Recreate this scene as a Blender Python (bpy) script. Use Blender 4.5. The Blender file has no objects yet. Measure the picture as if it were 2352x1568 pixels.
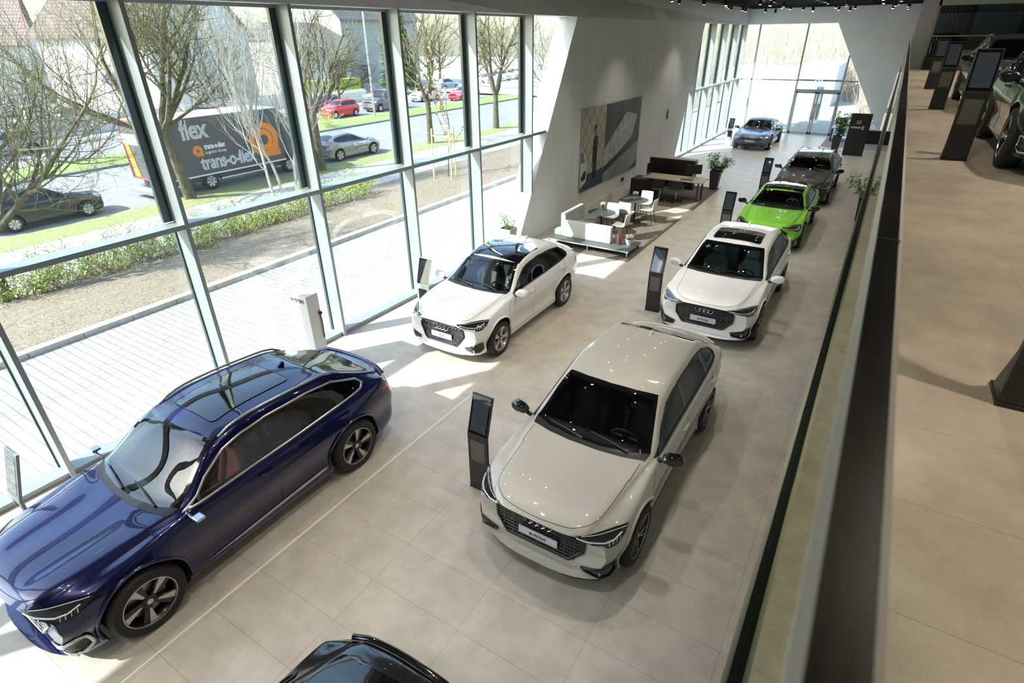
import bpy, bmesh, math, random
from mathutils import Vector, Matrix
from mathutils.bvhtree import BVHTree
SC = bpy.context.scene
COL = SC.collection
PI = math.pi
# ------------------------------------------------------------------ camera
CAMH = 5.47
def setup_camera():
    th, yaw, roll = math.radians(28.598), math.radians(32.35), math.radians(-0.699)
    fw = Vector((-math.sin(yaw)*math.cos(th), math.cos(yaw)*math.cos(th), -math.sin(th)))
    rt = Vector((math.cos(yaw), math.sin(yaw), 0)); up = rt.cross(fw)
    c, s = math.cos(roll), math.sin(roll)
    r2 = c*rt + s*up; u2 = -s*rt + c*up
    m = Matrix((r2, u2, -fw)).transposed().to_4x4()
    m.translation = Vector((0, 0, CAMH))
    cd = bpy.data.cameras.new('camera'); co = bpy.data.objects.new('camera', cd)
    COL.objects.link(co); co.matrix_world = m
    cd.sensor_width = 36; cd.lens = 1281.8/2352*36
    cd.clip_start = 0.05; cd.clip_end = 600
    cd.dof.use_dof = True; cd.dof.focus_distance = 8.5; cd.dof.aperture_fstop = 4.5
    SC.camera = co
setup_camera()
# ------------------------------------------------------------------ light
SUN_DIR = Vector((.55, .80, -.84)).normalized()        # travel direction of the sunlight
def setup_light():
    w = bpy.data.worlds.new('world'); SC.world = w; w.use_nodes = True
    nt = w.node_tree; nt.nodes.clear()
    out = nt.nodes.new('ShaderNodeOutputWorld'); bg = nt.nodes.new('ShaderNodeBackground')
    sky = nt.nodes.new('ShaderNodeTexSky'); sky.sky_type = 'NISHITA'; sky.sun_disc = False
    sky.sun_elevation = math.asin(-SUN_DIR.z)
    sky.sun_rotation = math.atan2(-SUN_DIR.x, -SUN_DIR.y)
    sky.air_density = 1.3; sky.dust_density = 2.5; sky.ozone_density = 1.5; sky.altitude = 500
    bg.inputs['Strength'].default_value = .6
    nt.links.new(sky.outputs[0], bg.inputs[0]); nt.links.new(bg.outputs[0], out.inputs[0])
    l = bpy.data.lights.new('sun', 'SUN'); l.energy = 11.5; l.angle = math.radians(.55); l.color = (1, .975, .935)
    o = bpy.data.objects.new('sun', l); COL.objects.link(o)
    o.rotation_euler = SUN_DIR.to_track_quat('-Z', 'Y').to_euler(); o.location = (-30, -40, 40)
setup_light()
def spot(x, y, z, power, color=(1, .90, .77), tx=0, ty=0, ang=88):
    l = bpy.data.lights.new('spot_lamp', 'SPOT'); l.energy = power; l.color = color; l.spot_size = math.radians(ang); l.spot_blend = .7; l.shadow_soft_size = .05
    o = bpy.data.objects.new('spot_lamp', l); COL.objects.link(o); o.location = (x, y, z); o.rotation_euler = Vector((tx, ty, -1)).to_track_quat('-Z', 'Y').to_euler()
for j in range(12):
    for x in (-6.6, -4.3, -2.1): spot(x+.3*math.sin(j*2.1), -1.2+j*3.5+.4*math.cos(j+x), 6.5, 225 if x > -5 else 130, tx=.1*math.sin(j*3+x), ty=.1*math.cos(j*2+x))
for j in range(10):
    for x in (2.2, 5.5): spot(x, -1+j*4.0, 6.5, 170, (1, .89, .74), 0, 0, 110)
for j in range(11): spot(.75, -1.5+j*3.6, 6.6, 55, (1, .89, .74), -.1, 0, 130)  # added row without fixtures, brightens the handrail and the gallery edge
SC.view_settings.view_transform = 'Standard'; SC.view_settings.look = 'None'
SC.view_settings.gamma = 1; SC.view_settings.exposure = 0.2; SC.view_settings.use_curve_mapping = False
# ------------------------------------------------------------------ materials
MATS = {}
def P(name, col, rough=.5, metal=0, coat=0, spec=None, emit=None, estr=0, alpha=None, coat_rough=.03):
    if name in MATS: return MATS[name]
    m = bpy.data.materials.new(name); m.use_nodes = True; b = m.node_tree.nodes['Principled BSDF']
    b.inputs['Base Color'].default_value = (*col, 1); b.inputs['Roughness'].default_value = rough
    b.inputs['Metallic'].default_value = metal
    if coat: b.inputs['Coat Weight'].default_value = coat; b.inputs['Coat Roughness'].default_value = coat_rough
    if spec is not None: b.inputs['Specular IOR Level'].default_value = spec
    if emit: b.inputs['Emission Color'].default_value = (*emit, 1); b.inputs['Emission Strength'].default_value = estr
    MATS[name] = m; return m
def N(nt, t, **k):
    n = nt.nodes.new(t)
    for a, b in k.items(): setattr(n, a, b)
    return n
def noisy(name, c1, c2, scale=5, rough=.6, bump=0, detail=6, rough_var=0, stretch=None, spec=None, lo=.35, hi=.65, metal=0):
    m = P(name, c1, rough, metal, spec=spec); nt = m.node_tree; b = nt.nodes['Principled BSDF']
    if 'made' in m: return m
    m['made'] = 1
    tc = N(nt, 'ShaderNodeTexCoord'); mp = N(nt, 'ShaderNodeMapping'); nz = N(nt, 'ShaderNodeTexNoise')
    nz.inputs['Scale'].default_value = scale; nz.inputs['Detail'].default_value = detail
    if stretch: mp.inputs['Scale'].default_value = stretch
    cr = N(nt, 'ShaderNodeValToRGB'); cr.color_ramp.elements[0].color = (*c1, 1); cr.color_ramp.elements[1].color = (*c2, 1)
    cr.color_ramp.elements[0].position = lo; cr.color_ramp.elements[1].position = hi
    L = nt.links.new
    L(tc.outputs['Object'], mp.inputs[0]); L(mp.outputs[0], nz.inputs['Vector']); L(nz.outputs['Fac'], cr.inputs[0]); L(cr.outputs[0], b.inputs['Base Color'])
    if bump:
        bp = N(nt, 'ShaderNodeBump'); bp.inputs['Strength'].default_value = bump; bp.inputs['Distance'].default_value = .02
        L(nz.outputs['Fac'], bp.inputs['Height']); L(bp.outputs[0], b.inputs['Normal'])
    return m
def glass(name, tint=(1, 1, 1), ior=1.45, rough=0.0, base=0.0, boost=1.0, gcol=(.95, .97, 1)):
    if name in MATS: return MATS[name]
    m = bpy.data.materials.new(name); m.use_nodes = True; nt = m.node_tree; nt.nodes.clear()
    out = N(nt, 'ShaderNodeOutputMaterial'); mx = N(nt, 'ShaderNodeMixShader'); tr = N(nt, 'ShaderNodeBsdfTransparent'); gl = N(nt, 'ShaderNodeBsdfGlossy')
    ge = N(nt, 'ShaderNodeNewGeometry'); dt = N(nt, 'ShaderNodeVectorMath', operation='DOT_PRODUCT'); ab = N(nt, 'ShaderNodeMath', operation='ABSOLUTE')
    sb = N(nt, 'ShaderNodeMath', operation='SUBTRACT'); sb.inputs[0].default_value = 1; sb.use_clamp = True; pw = N(nt, 'ShaderNodeMath', operation='POWER'); pw.inputs[1].default_value = 5
    f0 = ((ior-1)/(ior+1))**2; fr = N(nt, 'ShaderNodeMath', operation='MULTIPLY_ADD'); fr.inputs[1].default_value = 1-f0; fr.inputs[2].default_value = f0
    nt.links.new(ge.outputs['Incoming'], dt.inputs[0]); nt.links.new(ge.outputs['Normal'], dt.inputs[1]); nt.links.new(dt.outputs['Value'], ab.inputs[0])
    nt.links.new(ab.outputs[0], sb.inputs[1]); nt.links.new(sb.outputs[0], pw.inputs[0]); nt.links.new(pw.outputs[0], fr.inputs[0])
    tr.inputs[0].default_value = (*tint, 1); gl.inputs['Roughness'].default_value = rough; gl.inputs[0].default_value = (*gcol, 1)
    ma = N(nt, 'ShaderNodeMath', operation='MULTIPLY_ADD'); ma.use_clamp = True
    ma.inputs[1].default_value = boost; ma.inputs[2].default_value = base
    L = nt.links.new
    L(fr.outputs[0], ma.inputs[0]); L(ma.outputs[0], mx.inputs[0]); L(tr.outputs[0], mx.inputs[1]); L(gl.outputs[0], mx.inputs[2]); L(mx.outputs[0], out.inputs[0])
    MATS[name] = m; return m
def tile_mat(name, c1, c2, mortar, w, h, offx, offy, rough, msize, bump=.0, offset=0.0, nscale=1.3, speck=0, coat=0, band=.09):
    m = P(name, c1, rough, coat=coat, coat_rough=.25); nt = m.node_tree; b = nt.nodes['Principled BSDF']; L = nt.links.new
    tc = N(nt, 'ShaderNodeTexCoord'); mp = N(nt, 'ShaderNodeMapping'); mp.inputs['Location'].default_value = (offx, offy, 0)
    br = N(nt, 'ShaderNodeTexBrick'); br.offset = offset; br.squash = 1
    br.inputs['Scale'].default_value = 1; br.inputs['Brick Width'].default_value = w; br.inputs['Row Height'].default_value = h
    br.inputs['Mortar Size'].default_value = msize; br.inputs['Mortar Smooth'].default_value = .2; br.inputs['Bias'].default_value = 0
    br.inputs['Color1'].default_value = (1-band, 1-band, 1-band, 1); br.inputs['Color2'].default_value = (1, 1, 1, 1); br.inputs['Mortar'].default_value = (*mortar, 1)
    n1 = N(nt, 'ShaderNodeTexNoise'); n1.inputs['Scale'].default_value = nscale; n1.inputs['Detail'].default_value = 10; n1.inputs['Roughness'].default_value = .65
    cr = N(nt, 'ShaderNodeValToRGB'); cr.color_ramp.elements[0].color = (*c1, 1); cr.color_ramp.elements[1].color = (*c2, 1)
    cr.color_ramp.elements[0].position = .35; cr.color_ramp.elements[1].position = .66
    mul = N(nt, 'ShaderNodeMix', data_type='RGBA', blend_type='MULTIPLY'); mul.inputs[0].default_value = 1
    L(tc.outputs['Object'], mp.inputs[0]); L(mp.outputs[0], br.inputs['Vector']); L(tc.outputs['Object'], n1.inputs['Vector'])
    L(n1.outputs['Fac'], cr.inputs[0]); L(cr.outputs[0], mul.inputs[6]); L(br.outputs['Color'], mul.inputs[7])
    last = mul.outputs[2]
    if speck:
        n2 = N(nt, 'ShaderNodeTexNoise'); n2.inputs['Scale'].default_value = 150; n2.inputs['Detail'].default_value = 4
        c2_ = N(nt, 'ShaderNodeValToRGB'); c2_.color_ramp.elements[0].color = (1-speck, 1-speck, 1-speck, 1); c2_.color_ramp.elements[1].color = (1, 1, 1, 1)
        c2_.color_ramp.elements[0].position = .30; c2_.color_ramp.elements[1].position = .42
        mm = N(nt, 'ShaderNodeMix', data_type='RGBA', blend_type='MULTIPLY'); mm.inputs[0].default_value = 1
        L(tc.outputs['Object'], n2.inputs['Vector']); L(n2.outputs['Fac'], c2_.inputs[0]); L(last, mm.inputs[6]); L(c2_.outputs[0], mm.inputs[7]); last = mm.outputs[2]
    L(last, b.inputs['Base Color'])
    if bump:
        bp = N(nt, 'ShaderNodeBump'); bp.inputs['Strength'].default_value = bump; bp.inputs['Distance'].default_value = .01; bp.invert = True
        L(br.outputs['Fac'], bp.inputs['Height']); L(bp.outputs[0], b.inputs['Normal'])
    return m
# ------------------------------------------------------------------ mesh helpers
class MB:
    def __init__(s): s.v = []; s.f = []
    def add(s, vs, fs):
        o = len(s.v); s.v += [tuple(v) for v in vs]; s.f += [tuple(i+o for i in f) for f in fs]; return s
    def box(s, x0, x1, y0, y1, z0, z1, M=None):
        vs = [Vector((x, y, z)) for z in (z0, z1) for x, y in ((x0, y0), (x1, y0), (x1, y1), (x0, y1))]
        if M: vs = [M @ v for v in vs]
        return s.add(vs, [(3, 2, 1, 0), (4, 5, 6, 7), (0, 1, 5, 4), (1, 2, 6, 5), (2, 3, 7, 6), (3, 0, 4, 7)])
    def prism(s, pts, ax, d0, d1, M=None):
        # pts 2D polygon (CCW), extruded along axis ax between d0,d1
        def mk(p, d):
            if ax == 'x': return Vector((d, p[0], p[1]))
            if ax == 'y': return Vector((p[0], d, p[1]))
            return Vector((p[0], p[1], d))
        n = len(pts); vs = [mk(p, d0) for p in pts] + [mk(p, d1) for p in pts]
        if M: vs = [M @ v for v in vs]
        return s.add(vs, [tuple(range(n))[::-1], tuple(range(n, 2*n))] + [(i, (i+1) % n, n+(i+1) % n, n+i) for i in range(n)])
    def tube(s, pts, r, n=8, cap=True):
        pts = [Vector(p) for p in pts]; rs = r if isinstance(r, (list, tuple)) else [r]*len(pts); base = len(s.v); prev = None
        for i, p in enumerate(pts):
            t = (pts[min(i+1, len(pts)-1)]-pts[max(i-1, 0)]); t = t.normalized() if t.length > 1e-9 else Vector((0, 0, 1))
            if prev is None:
                a = Vector((0, 0, 1)) if abs(t.z) < .9 else Vector((1, 0, 0)); u = t.cross(a).normalized()
            else: u = (prev - t*prev.dot(t)).normalized()
            prev = u; w = t.cross(u)
            for k in range(n):
                an = 2*PI*k/n; s.v.append(tuple(p+(u*math.cos(an)+w*math.sin(an))*rs[i]))
        for i in range(len(pts)-1):
            for k in range(n):
                a = base+i*n+k; b = base+i*n+(k+1) % n; s.f.append((a, b, b+n, a+n))
        if cap:
            s.f.append(tuple(base+k for k in range(n))[::-1]); e = base+(len(pts)-1)*n; s.f.append(tuple(e+k for k in range(n)))
        return s
    def lathe(s, prof, n=24, M=None, axis='z'):
        base = len(s.v)
        for r, z in prof:
            for k in range(n):
                an = 2*PI*k/n; c, q = r*math.cos(an), r*math.sin(an)
                v = Vector((c, q, z)) if axis == 'z' else Vector((z, c, q))
                if M: v = M @ v
                s.v.append(tuple(v))
        for i in range(len(prof)-1):
            for k in range(n):
                a = base+i*n+k; b = base+i*n+(k+1) % n; s.f.append((a, b, b+n, a+n))
        return s
    def sphere(s, c, r, n=12, m=8, sc=(1, 1, 1)):
        base = len(s.v); c = Vector(c)
        for i in range(m+1):
            a = PI*i/m
            for k in range(n):
                b = 2*PI*k/n; s.v.append((c.x+r*sc[0]*math.sin(a)*math.cos(b), c.y+r*sc[1]*math.sin(a)*math.sin(b), c.z+r*sc[2]*math.cos(a)))
        for i in range(m):
            for k in range(n):
                a = base+i*n+k; b = base+i*n+(k+1) % n; s.f.append((a, a+n, b+n, b))
        return s
    def build(s, name, m, parent=None, smooth=False, bevel=0, loc=None, fixn=True):
        me = bpy.data.meshes.new(name); me.from_pydata(s.v, [], s.f); me.materials.append(m)
        bm = bmesh.new(); bm.from_mesh(me)
        if fixn: bmesh.ops.remove_doubles(bm, verts=bm.verts, dist=1e-5); bmesh.ops.recalc_face_normals(bm, faces=bm.faces)
        bm.to_mesh(me); bm.free()
        return link(name, me, parent, smooth, bevel, loc)
def link(name, me, parent=None, smooth=False, bevel=0, loc=None):
    o = bpy.data.objects.new(name, me); COL.objects.link(o)
    if parent is not None: o.parent = parent
    if loc is not None: o.location = loc
    if smooth:
        me.polygons.foreach_set('use_smooth', [True]*len(me.polygons))
        try: me.set_sharp_from_angle(angle=math.radians(smooth if smooth is not True else 40))
        except Exception: pass
    if bevel:
        b = o.modifiers.new('bevel', 'BEVEL'); b.width = bevel; b.segments = 2; b.limit_method = 'ANGLE'; b.angle_limit = math.radians(50)
    return o
def thing(name, label, cat, loc=(0, 0, 0), rz=0, group=None):
    o = bpy.data.objects.new(name, None); o.empty_display_size = .2; COL.objects.link(o); o.location = loc; o.rotation_euler = (0, 0, rz)
    return tag(o, label, cat, group)
def tag(o, label, cat, group=None, kind=None):
    o['label'] = label; o['category'] = cat
    if group: o['group'] = group
    if kind: o['kind'] = kind
    return o
def struct(o): o['kind'] = 'structure'; return o
def dup(root, loc=None, rz=None, label=None, group=None):
    r = root.copy(); COL.objects.link(r)
    if loc is not None: r.location = loc
    if rz is not None: r.rotation_euler = (0, 0, rz)
    if label: r['label'] = label
    if group: r['group'] = group
    for ch in list(root.children):
        c = ch.copy(); COL.objects.link(c); c.parent = r
        for g in list(ch.children):
            d = g.copy(); COL.objects.link(d); d.parent = c
    return r
def text(name, s, size, m, parent, M, extrude=.003, bold=0, align='CENTER', shear=0, xs=1, sp=1):
    cu = bpy.data.curves.new(name, 'FONT'); cu.body = s; cu.size = size; cu.extrude = extrude; cu.align_x = align; cu.align_y = 'CENTER'; cu.offset = bold; cu.shear = shear; cu.resolution_u = 3; cu.space_character = sp
    t = bpy.data.objects.new('tmp_text', cu); COL.objects.link(t)
    dg = bpy.context.evaluated_depsgraph_get(); me = bpy.data.meshes.new_from_object(t.evaluated_get(dg)); bpy.data.objects.remove(t)
    me.transform(M @ Matrix.Diagonal((xs, 1, 1, 1))); me.materials.clear(); me.materials.append(m)
    return link(name, me, parent)
def TM(origin, xdir, ydir):
    x = Vector(xdir).normalized(); y = Vector(ydir).normalized(); z = x.cross(y)
    m = Matrix((x, y, z)).transposed().to_4x4(); m.translation = Vector(origin); return m
# common materials
M_white = noisy('wall_plaster', (.67, .68, .675), (.72, .73, .725), 2.2, .75, stretch=(1, 1, .12))
M_frame = P('window_frame_grey', (.33, .37, .375), .38, .3)
M_gasket = P('window_gasket', (.03, .055, .06), .15, coat=.5)
M_glass = glass('facade_glass', (.90, .95, .94), 1.5, 0, .02, .9)
M_black = P('black_satin', (.012, .012, .013), .35)
M_blackgloss = P('black_gloss', (.006, .006, .007), .06, coat=1)
M_chrome = P('chrome', (.78, .79, .80), .12, 1)
M_alu = P('brushed_aluminium', (.55, .56, .57), .3, 1)
M_dark = P('dark_grey', (.05, .052, .055), .5)
M_rubber = P('rubber', (.014, .014, .014), .75)
M_lgrey = P('light_grey', (.62, .63, .63), .45)
M_paperwhite = P('plate_white', (.85, .85, .85), .4)
M_green_leaf = noisy('leaf_green', (.05, .16, .02), (.12, .30, .05), 8, .5)
M_leaf2 = noisy('leaf_bright', (.30, .42, .06), (.48, .58, .14), 3, .55)
M_soil = noisy('potting_soil', (.05, .035, .025), (.12, .09, .06), 30, .95)
# ------------------------------------------------------------------ building
def fx(y): return -8.58+(min(y, 14.2)-1.78)*.0142
HT, TR = 5.975, 2.97          # head height and transom height of the glazing
M_floor = tile_mat('floor_tiles', (.415, .38, .33), (.535, .50, .445), (.66, .63, .58), 1.2, .6, .1, -.4+.0, .34, .0035, .05, 0, 2.6, .10, coat=.0, band=.05)
M_floorup = tile_mat('upper_floor_tiles', (.43, .36, .28), (.58, .50, .40), (.6, .58, .55), 1.2, .6, .05, .14, .42, .002, .05, 0, 3.0, .30, band=.05)
def box(name, x0, x1, y0, y1, z0, z1, m, parent=None, **k): return MB().box(x0, x1, y0, y1, z0, z1).build(name, m, parent, **k)
struct(box('floor', -9.05, 11.9, -9, 40.6, -.3, 0, M_floor))
o = struct(box('floor', .0, 11.9, -9, 40.4, 3.3, 3.8, M_floorup)); o.name = 'floor_upper'
# light joint strip set in the floor
struct(box('trim_1', -4.965, -4.945, -9, 6.42, 0, .0015, P('joint_strip', (.75, .72, .66), .5)))
struct(box('trim_2', -4.56, -4.54, 27.5, 38.5, 0, .0015, P('joint_strip', (.75, .72, .66), .5)))
# left facade wall: bulkhead above glazing, solid lounge wall with two slanted ends
def left_wall():
    mb = MB(); T = .55
    xo = -9.05
    def slab(poly):      # poly in (y,z); inner x = fx(y), outer xo
        n = len(poly); vs = [(fx(y), y, z) for y, z in poly]+[(xo, y, z) for y, z in poly]
        mb.add(vs, [tuple(range(n)), tuple(range(n, 2*n))[::-1]]+[(i, n+i, n+(i+1) % n, (i+1) % n) for i in range(n)])
    slab([(-9, HT), (14.2, HT), (17.09, HT), (30.85, HT), (40.6, HT), (40.6, 7.3), (-9, 7.3)])
    slab([(13.68, 0), (28.4, 0), (30.85, HT), (17.09, HT)])
    o = mb.build('wall_left', M_white, fixn=False)
    bm = bmesh.new(); bm.from_mesh(o.data); bmesh.ops.recalc_face_normals(bm, faces=bm.faces); bm.to_mesh(o.data); bm.free()
    return struct(o)
left_wall()
struct(MB().prism([(13.72, .0), (28.4, 0), (28.44, .09), (13.77, .09)], 'x', -8.42, -8.385).build('baseboard_left', P('skirting', (.72, .72, .69), .5)))
for yy in (15.0, 19.4, 24.6, 29.0):      # fine panel joints on the lounge wall
    pass
# window bays
def bay(n, y0, y1, zbot=lambda y: 0, mull=True, zm=0):
    """bay between mullion inner faces at y0 (near) and y1 (far); mullion stands at y1"""
    r = bpy.data.objects.new('window_%d' % n, None); COL.objects.link(r); struct(r)
    x1 = fx(y1); D = .31; W = .065
    if mull:
        mb = MB(); mb.box(x1-D, x1, y1, y1+W, zm, HT); mb.build('mullion', M_frame, r, bevel=.004)
        MB().box(x1-D-.06, x1-D+.004, y1-.13, y1+.01, TR+.09, HT-.01).build('gasket', M_gasket, r); MB().box(x1-D-.06, x1-D+.002, y1-.022, y1+W+.02, zm, TR).build('gasket', M_gasket, r)
    def seg(name, xo0, xo1, z0, z1, m, ya=None, yb=None):
        ya = y0+W if ya is None else ya; yb = y1 if yb is None else yb
        a, b = fx(ya), fx(yb)
        vs = [(a+xo0, ya, z0), (a+xo1, ya, z0), (b+xo1, yb, z0), (b+xo0, yb, z0)]; vs += [(x, y, z+(z1-z0)) for x, y, z in vs]
        return MB().add(vs, [(3, 2, 1, 0), (4, 5, 6, 7), (0, 1, 5, 4), (1, 2, 6, 5), (2, 3, 7, 6), (3, 0, 4, 7)]).build(name, m, r, bevel=.003)
    return r, seg
ys = [-8.42, -5.87, -3.32, -.77, 1.78, 4.335, 6.875, 9.40, 11.92, 14.46]
for i in range(len(ys)-1):
    y0, y1 = ys[i], ys[i+1]; last = i == len(ys)-2
    r, seg = bay(i+1, y0, y1, zm=1.38 if last else 0)
    sl = (y1 > 14)
    if not sl:
        seg('sill', -.33, -.02 if False else -.06, 0, .085, M_frame)
        seg('transom', -.31, -.015, TR, TR+.075, M_frame)
    else:
        seg('sill', -.33, -.06, 0, .085, M_frame, yb=13.72)
        seg('transom', -.31, -.015, TR, TR+.075, M_frame)
    seg('head_rail', -.36, -.30, HT-.05, HT, M_frame, yb=y1)
    if not sl:
        seg('pane', -.345, -.325, .07, TR+.02, M_glass); seg('pane', -.345, -.325, TR+.02, HT, M_glass)
    else:
        a = fx(y0); xg0 = a-.345
        MB().prism([(y0, .07), (13.75, .07), (14.46, 1.32), (15.39, TR+.02), (y0, TR+.02)], 'x', xg0, xg0+.02).build('pane', M_glass, r)
        MB().prism([(y0, TR+.02), (15.39, TR+.02), (17.05, HT), (y0, HT)], 'x', xg0, xg0+.02).build('pane', M_glass, r)
        MB().box(a-.31, a-.0, 14.53, 15.36, TR, TR+.075).build('transom', M_frame, r)
# bays beyond the lounge wall
ys2 = [28.05, 30.6, 33.05, 35.5, 37.95, 40.3]
for i in range(5):
    y0, y1 = ys2[i], ys2[i+1]
    r, seg = bay(10+i, y0, y1, mull=i < 5)
    s = max(y0, 28.5)
    seg('sill', -.33, -.06, 0, .085, M_frame, ya=(28.5 if i == 0 else None)); seg('transom', -.31, -.015, TR, TR+.075, M_frame, ya=(29.75 if i == 0 else None))
    if i == 0:
        MB().prism([(28.5, .07), (30.6, .07), (30.6, 5.4), (29.72, TR)], 'x', -8.745, -8.725).build('pane', M_glass, r)
    else:
        seg('pane', -.345, -.325, .07, TR+.02, M_glass); seg('pane', -.345, -.325, TR+.02, HT, M_glass)
# end wall with slanted opening
ex = [(-9.05, HT), (-3.58, HT), (.02, 0), (11.9, 0), (11.9, 7.3), (-9.05, 7.3)]
struct(MB().prism(ex, 'y', 40.35, 40.85).build('wall_end', noisy('daylit_end_plaster', (.80, .84, .86), (.84, .88, .90), 2, .75)))  # lighter bluish copy of the wall plaster, this end's daylight put into its colour
r = bpy.data.objects.new('window_15', None); COL.objects.link(r); struct(r)
for x, zt in ((-7.72, HT), (-5.08, HT), (-2.62, 4.36)):
    box('mullion', x-.04, x+.04, 40.5, 40.72, 0 if x < -6 else 0, zt, M_frame, r)
box('transom', -8.4, -5.12, 40.5, 40.66, TR, TR+.07, M_frame, r); box('transom', -5.04, -2.66, 40.5, 40.66, TR, TR+.1, M_frame, r); box('transom', -2.58, -1.85, 40.5, 40.66, TR, TR+.08, M_frame, r)
box('sill', -8.4, -5.12, 40.5, 40.7, 0, .08, M_frame, r)
MB().prism([(-8.7, .08), (-5.1, .08), (-5.1, HT), (-8.7, HT)], 'y', 40.6, 40.615).build('pane', M_glass, r)
MB().prism([(-5.05, TR+.1), (-1.75, TR+.1), (-3.58, HT), (-5.05, HT)], 'y', 40.6, 40.615).build('pane', M_glass, r)
MB().prism([(-2.58, .08), (.0, .08), (-1.85, TR), (-2.58, TR)], 'y', 40.6, 40.615).build('pane', M_glass, r)
MB().prism([(-5.05, 2.5), (-2.66, 2.5), (-2.66, TR), (-5.05, TR)], 'y', 40.6, 40.615).build('pane', M_glass, r)
for k, (a, b) in enumerate(((-5.02, -3.86), (-3.82, -2.66))):
    d = bpy.data.objects.new('door_%d' % (k+1), None); COL.objects.link(d); struct(d)
    fr = MB().box(a, a+.09, 40.5, 40.58, 0, 2.4).box(b-.09, b, 40.5, 40.58, 0, 2.4).box(a, b, 40.5, 40.58, 0, .14).box(a, b, 40.5, 40.58, 2.3, 2.42)
    fr.build('door_frame', M_frame, d); box('door_pane', a+.08, b-.08, 40.53, 40.545, .12, 2.32, M_glass, d)
    hx = b-.13 if k == 0 else a+.13
    MB().tube([(hx, 40.44, .85), (hx, 40.44, 1.35)], .014).build('door_handle', M_alu, d)
struct(box('trim_4', -5.06, -2.62, 40.44, 40.5, 2.42, 2.54, M_frame))
# exit sign above the doors
es = thing('exit_sign', 'small green and white illuminated exit sign above the glass double doors', 'sign', (-3.9, 40.42, 3.02))
box('sign_face', -.2, .2, -.03, 0, -.09, .09, P('exit_green', (.55, .75, .62), .5, emit=(.5, .8, .6), estr=.7), es)
MB().prism([(-.13, -.05), (-.03, -.05), (-.06, .05), (-.12, .04)], 'y', -.034, -.03).prism([(.02, -.02), (.08, -.02), (.08, -.05), (.14, 0), (.08, .05), (.08, .02), (.02, .02)], 'y', -.034, -.03).build('pictogram', P('exit_dark', (.02, .35, .16), .5), es)
# back, right, rear walls and ceiling
struct(box('wall_right', 11.9, 12.2, -9, 40.85, 0, 7.3, M_white)); struct(box('wall_back', -9.05, 12.2, -9.3, -9, 0, 7.3, M_white))
struct(box('ceiling', -9.05, 12.2, -9.3, 40.85, 7.3, 7.5, P('ceiling_dark', (.045, .047, .05), .8)))
struct(box('ceiling', -8.3, 1.0, 27, 40.3, 7.15, 7.2, P('ceiling_light_panels', (.8, .82, .84), .7))); struct(box('wall_lower_right', 3.5, 3.7, -9, 40.35, 0, 3.3, M_white))
# black perimeter beam + track grid in the ceiling
gb = MB(); gb.box(-8.38, -8.2, -9, 40.35, 6.78, 7.0); gb.box(-8.2, 1.2, 40.17, 40.35, 6.78, 7.0)
struct(gb.build('trim_5', M_black))
tb = MB()
for k in range(26): y = -2+k*1.65; tb.box(-8.2, 1.0, y, y+.05, 6.86, 6.93)
for x in (-6.6, -4.4, -2.2, 0): tb.box(x, x+.16, -9, 40.2, 6.9, 7.02)
for k in range(6): tb.prism([(-8.2+k*1.9, 30+k*.4), (-8.0+k*1.9, 30+k*.4), (-6.4+k*1.9, 40.1), (-6.9+k*1.9, 40.1)], 'z', 7.03, 7.06)
struct(tb.build('trim_6', M_black))
# spotlights
M_lens = P('spot_lens', (1, .9, .75), .3, emit=(1, .86, .66), estr=28)
def spot_proto():
    t = thing('track_spotlight', 'black cylindrical spotlight hanging from the black ceiling tracks of the hall', 'spotlight', (0, 0, 0), 0, 'spotlights on the ceiling tracks')
    MB().lathe([(0, 0), (.062, 0), (.062, .2), (0, .2)], 16).build('spot_body', M_black, t, smooth=40)
    MB().lathe([(0, -.002), (.046, -.002), (.046, .004), (0, .004)], 16).build('spot_lens', M_lens, t)
    MB().tube([(0, 0, .2), (0, 0, .36)], .012, 6).build('spot_stem', M_black, t)
    return t
sp0 = spot_proto(); first = True
random.seed(4)
SPOTS = []
for k in range(26):
    y = -2+k*1.65+.02
    for j in range(4 if k > 17 else 3):
        x = -7.3+j*(2.15 if k > 17 else 2.7)+random.uniform(-.5, .5)
        SPOTS.append((x, y))
for x, y in SPOTS:
    z = 6.52
    if first: sp0.location = (x, y, z); o = sp0; first = False
    else: o = dup(sp0, (x, y, z))
    o.rotation_euler = (random.uniform(-.12, .12), random.uniform(-.15, .15), 0)
# upper floor: balustrade, end glazing, soffit
M_bal = glass('balustrade_glass', (.80, .88, .80), 1.5, 0, .02, 1.0, (.86, .86, .72))
r = thing('balustrade', 'glass balustrade with dark steel handrail along the edge of the upper gallery floor', 'railing')
GX = .0285
box('glass_panel', GX, GX+.008, -3, 38.6, 3.82, 5.15, M_bal, r)
box('glass_edge', GX-.0005, GX+.0085, -3, 38.6, 5.15, 5.156, P('glass_edge_pale', (.86, .93, .91), .2), r)
MB().box(.010, .0283, -3, 38.6, 3.8, 3.835).build('base_channel_and_reflection', P('channel_black', (.012, .014, .016), .25), r); box('base_channel_and_reflection', .0367, .050, -3, 38.6, 3.8, 3.835, MATS['channel_black'], r)  # second channel, behind the glass, stands in for the first one's reflection
box('base_trim_and_reflection', -.006, .010, -3, 38.6, 3.79, 3.812, P('trim_olive', (.40, .40, .33), .5), r); box('base_trim_and_reflection', .050, .064, -3, 38.6, 3.79, 3.812, MATS['trim_olive'], r)  # right-hand trim imitates the mirror image of the left one in the glass
MB().prism([(.038, 5.118), (.0755, 5.118), (.0765, 5.128), (.0745, 5.138), (.040, 5.138), (.0375, 5.128)], 'y', -3, 38.6).build('handrail', noisy('handrail_steel', (.022, .020, .018), (.06, .055, .048), 5, .34, 0, metal=.8, stretch=(4, .6, 4)), r)
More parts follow.
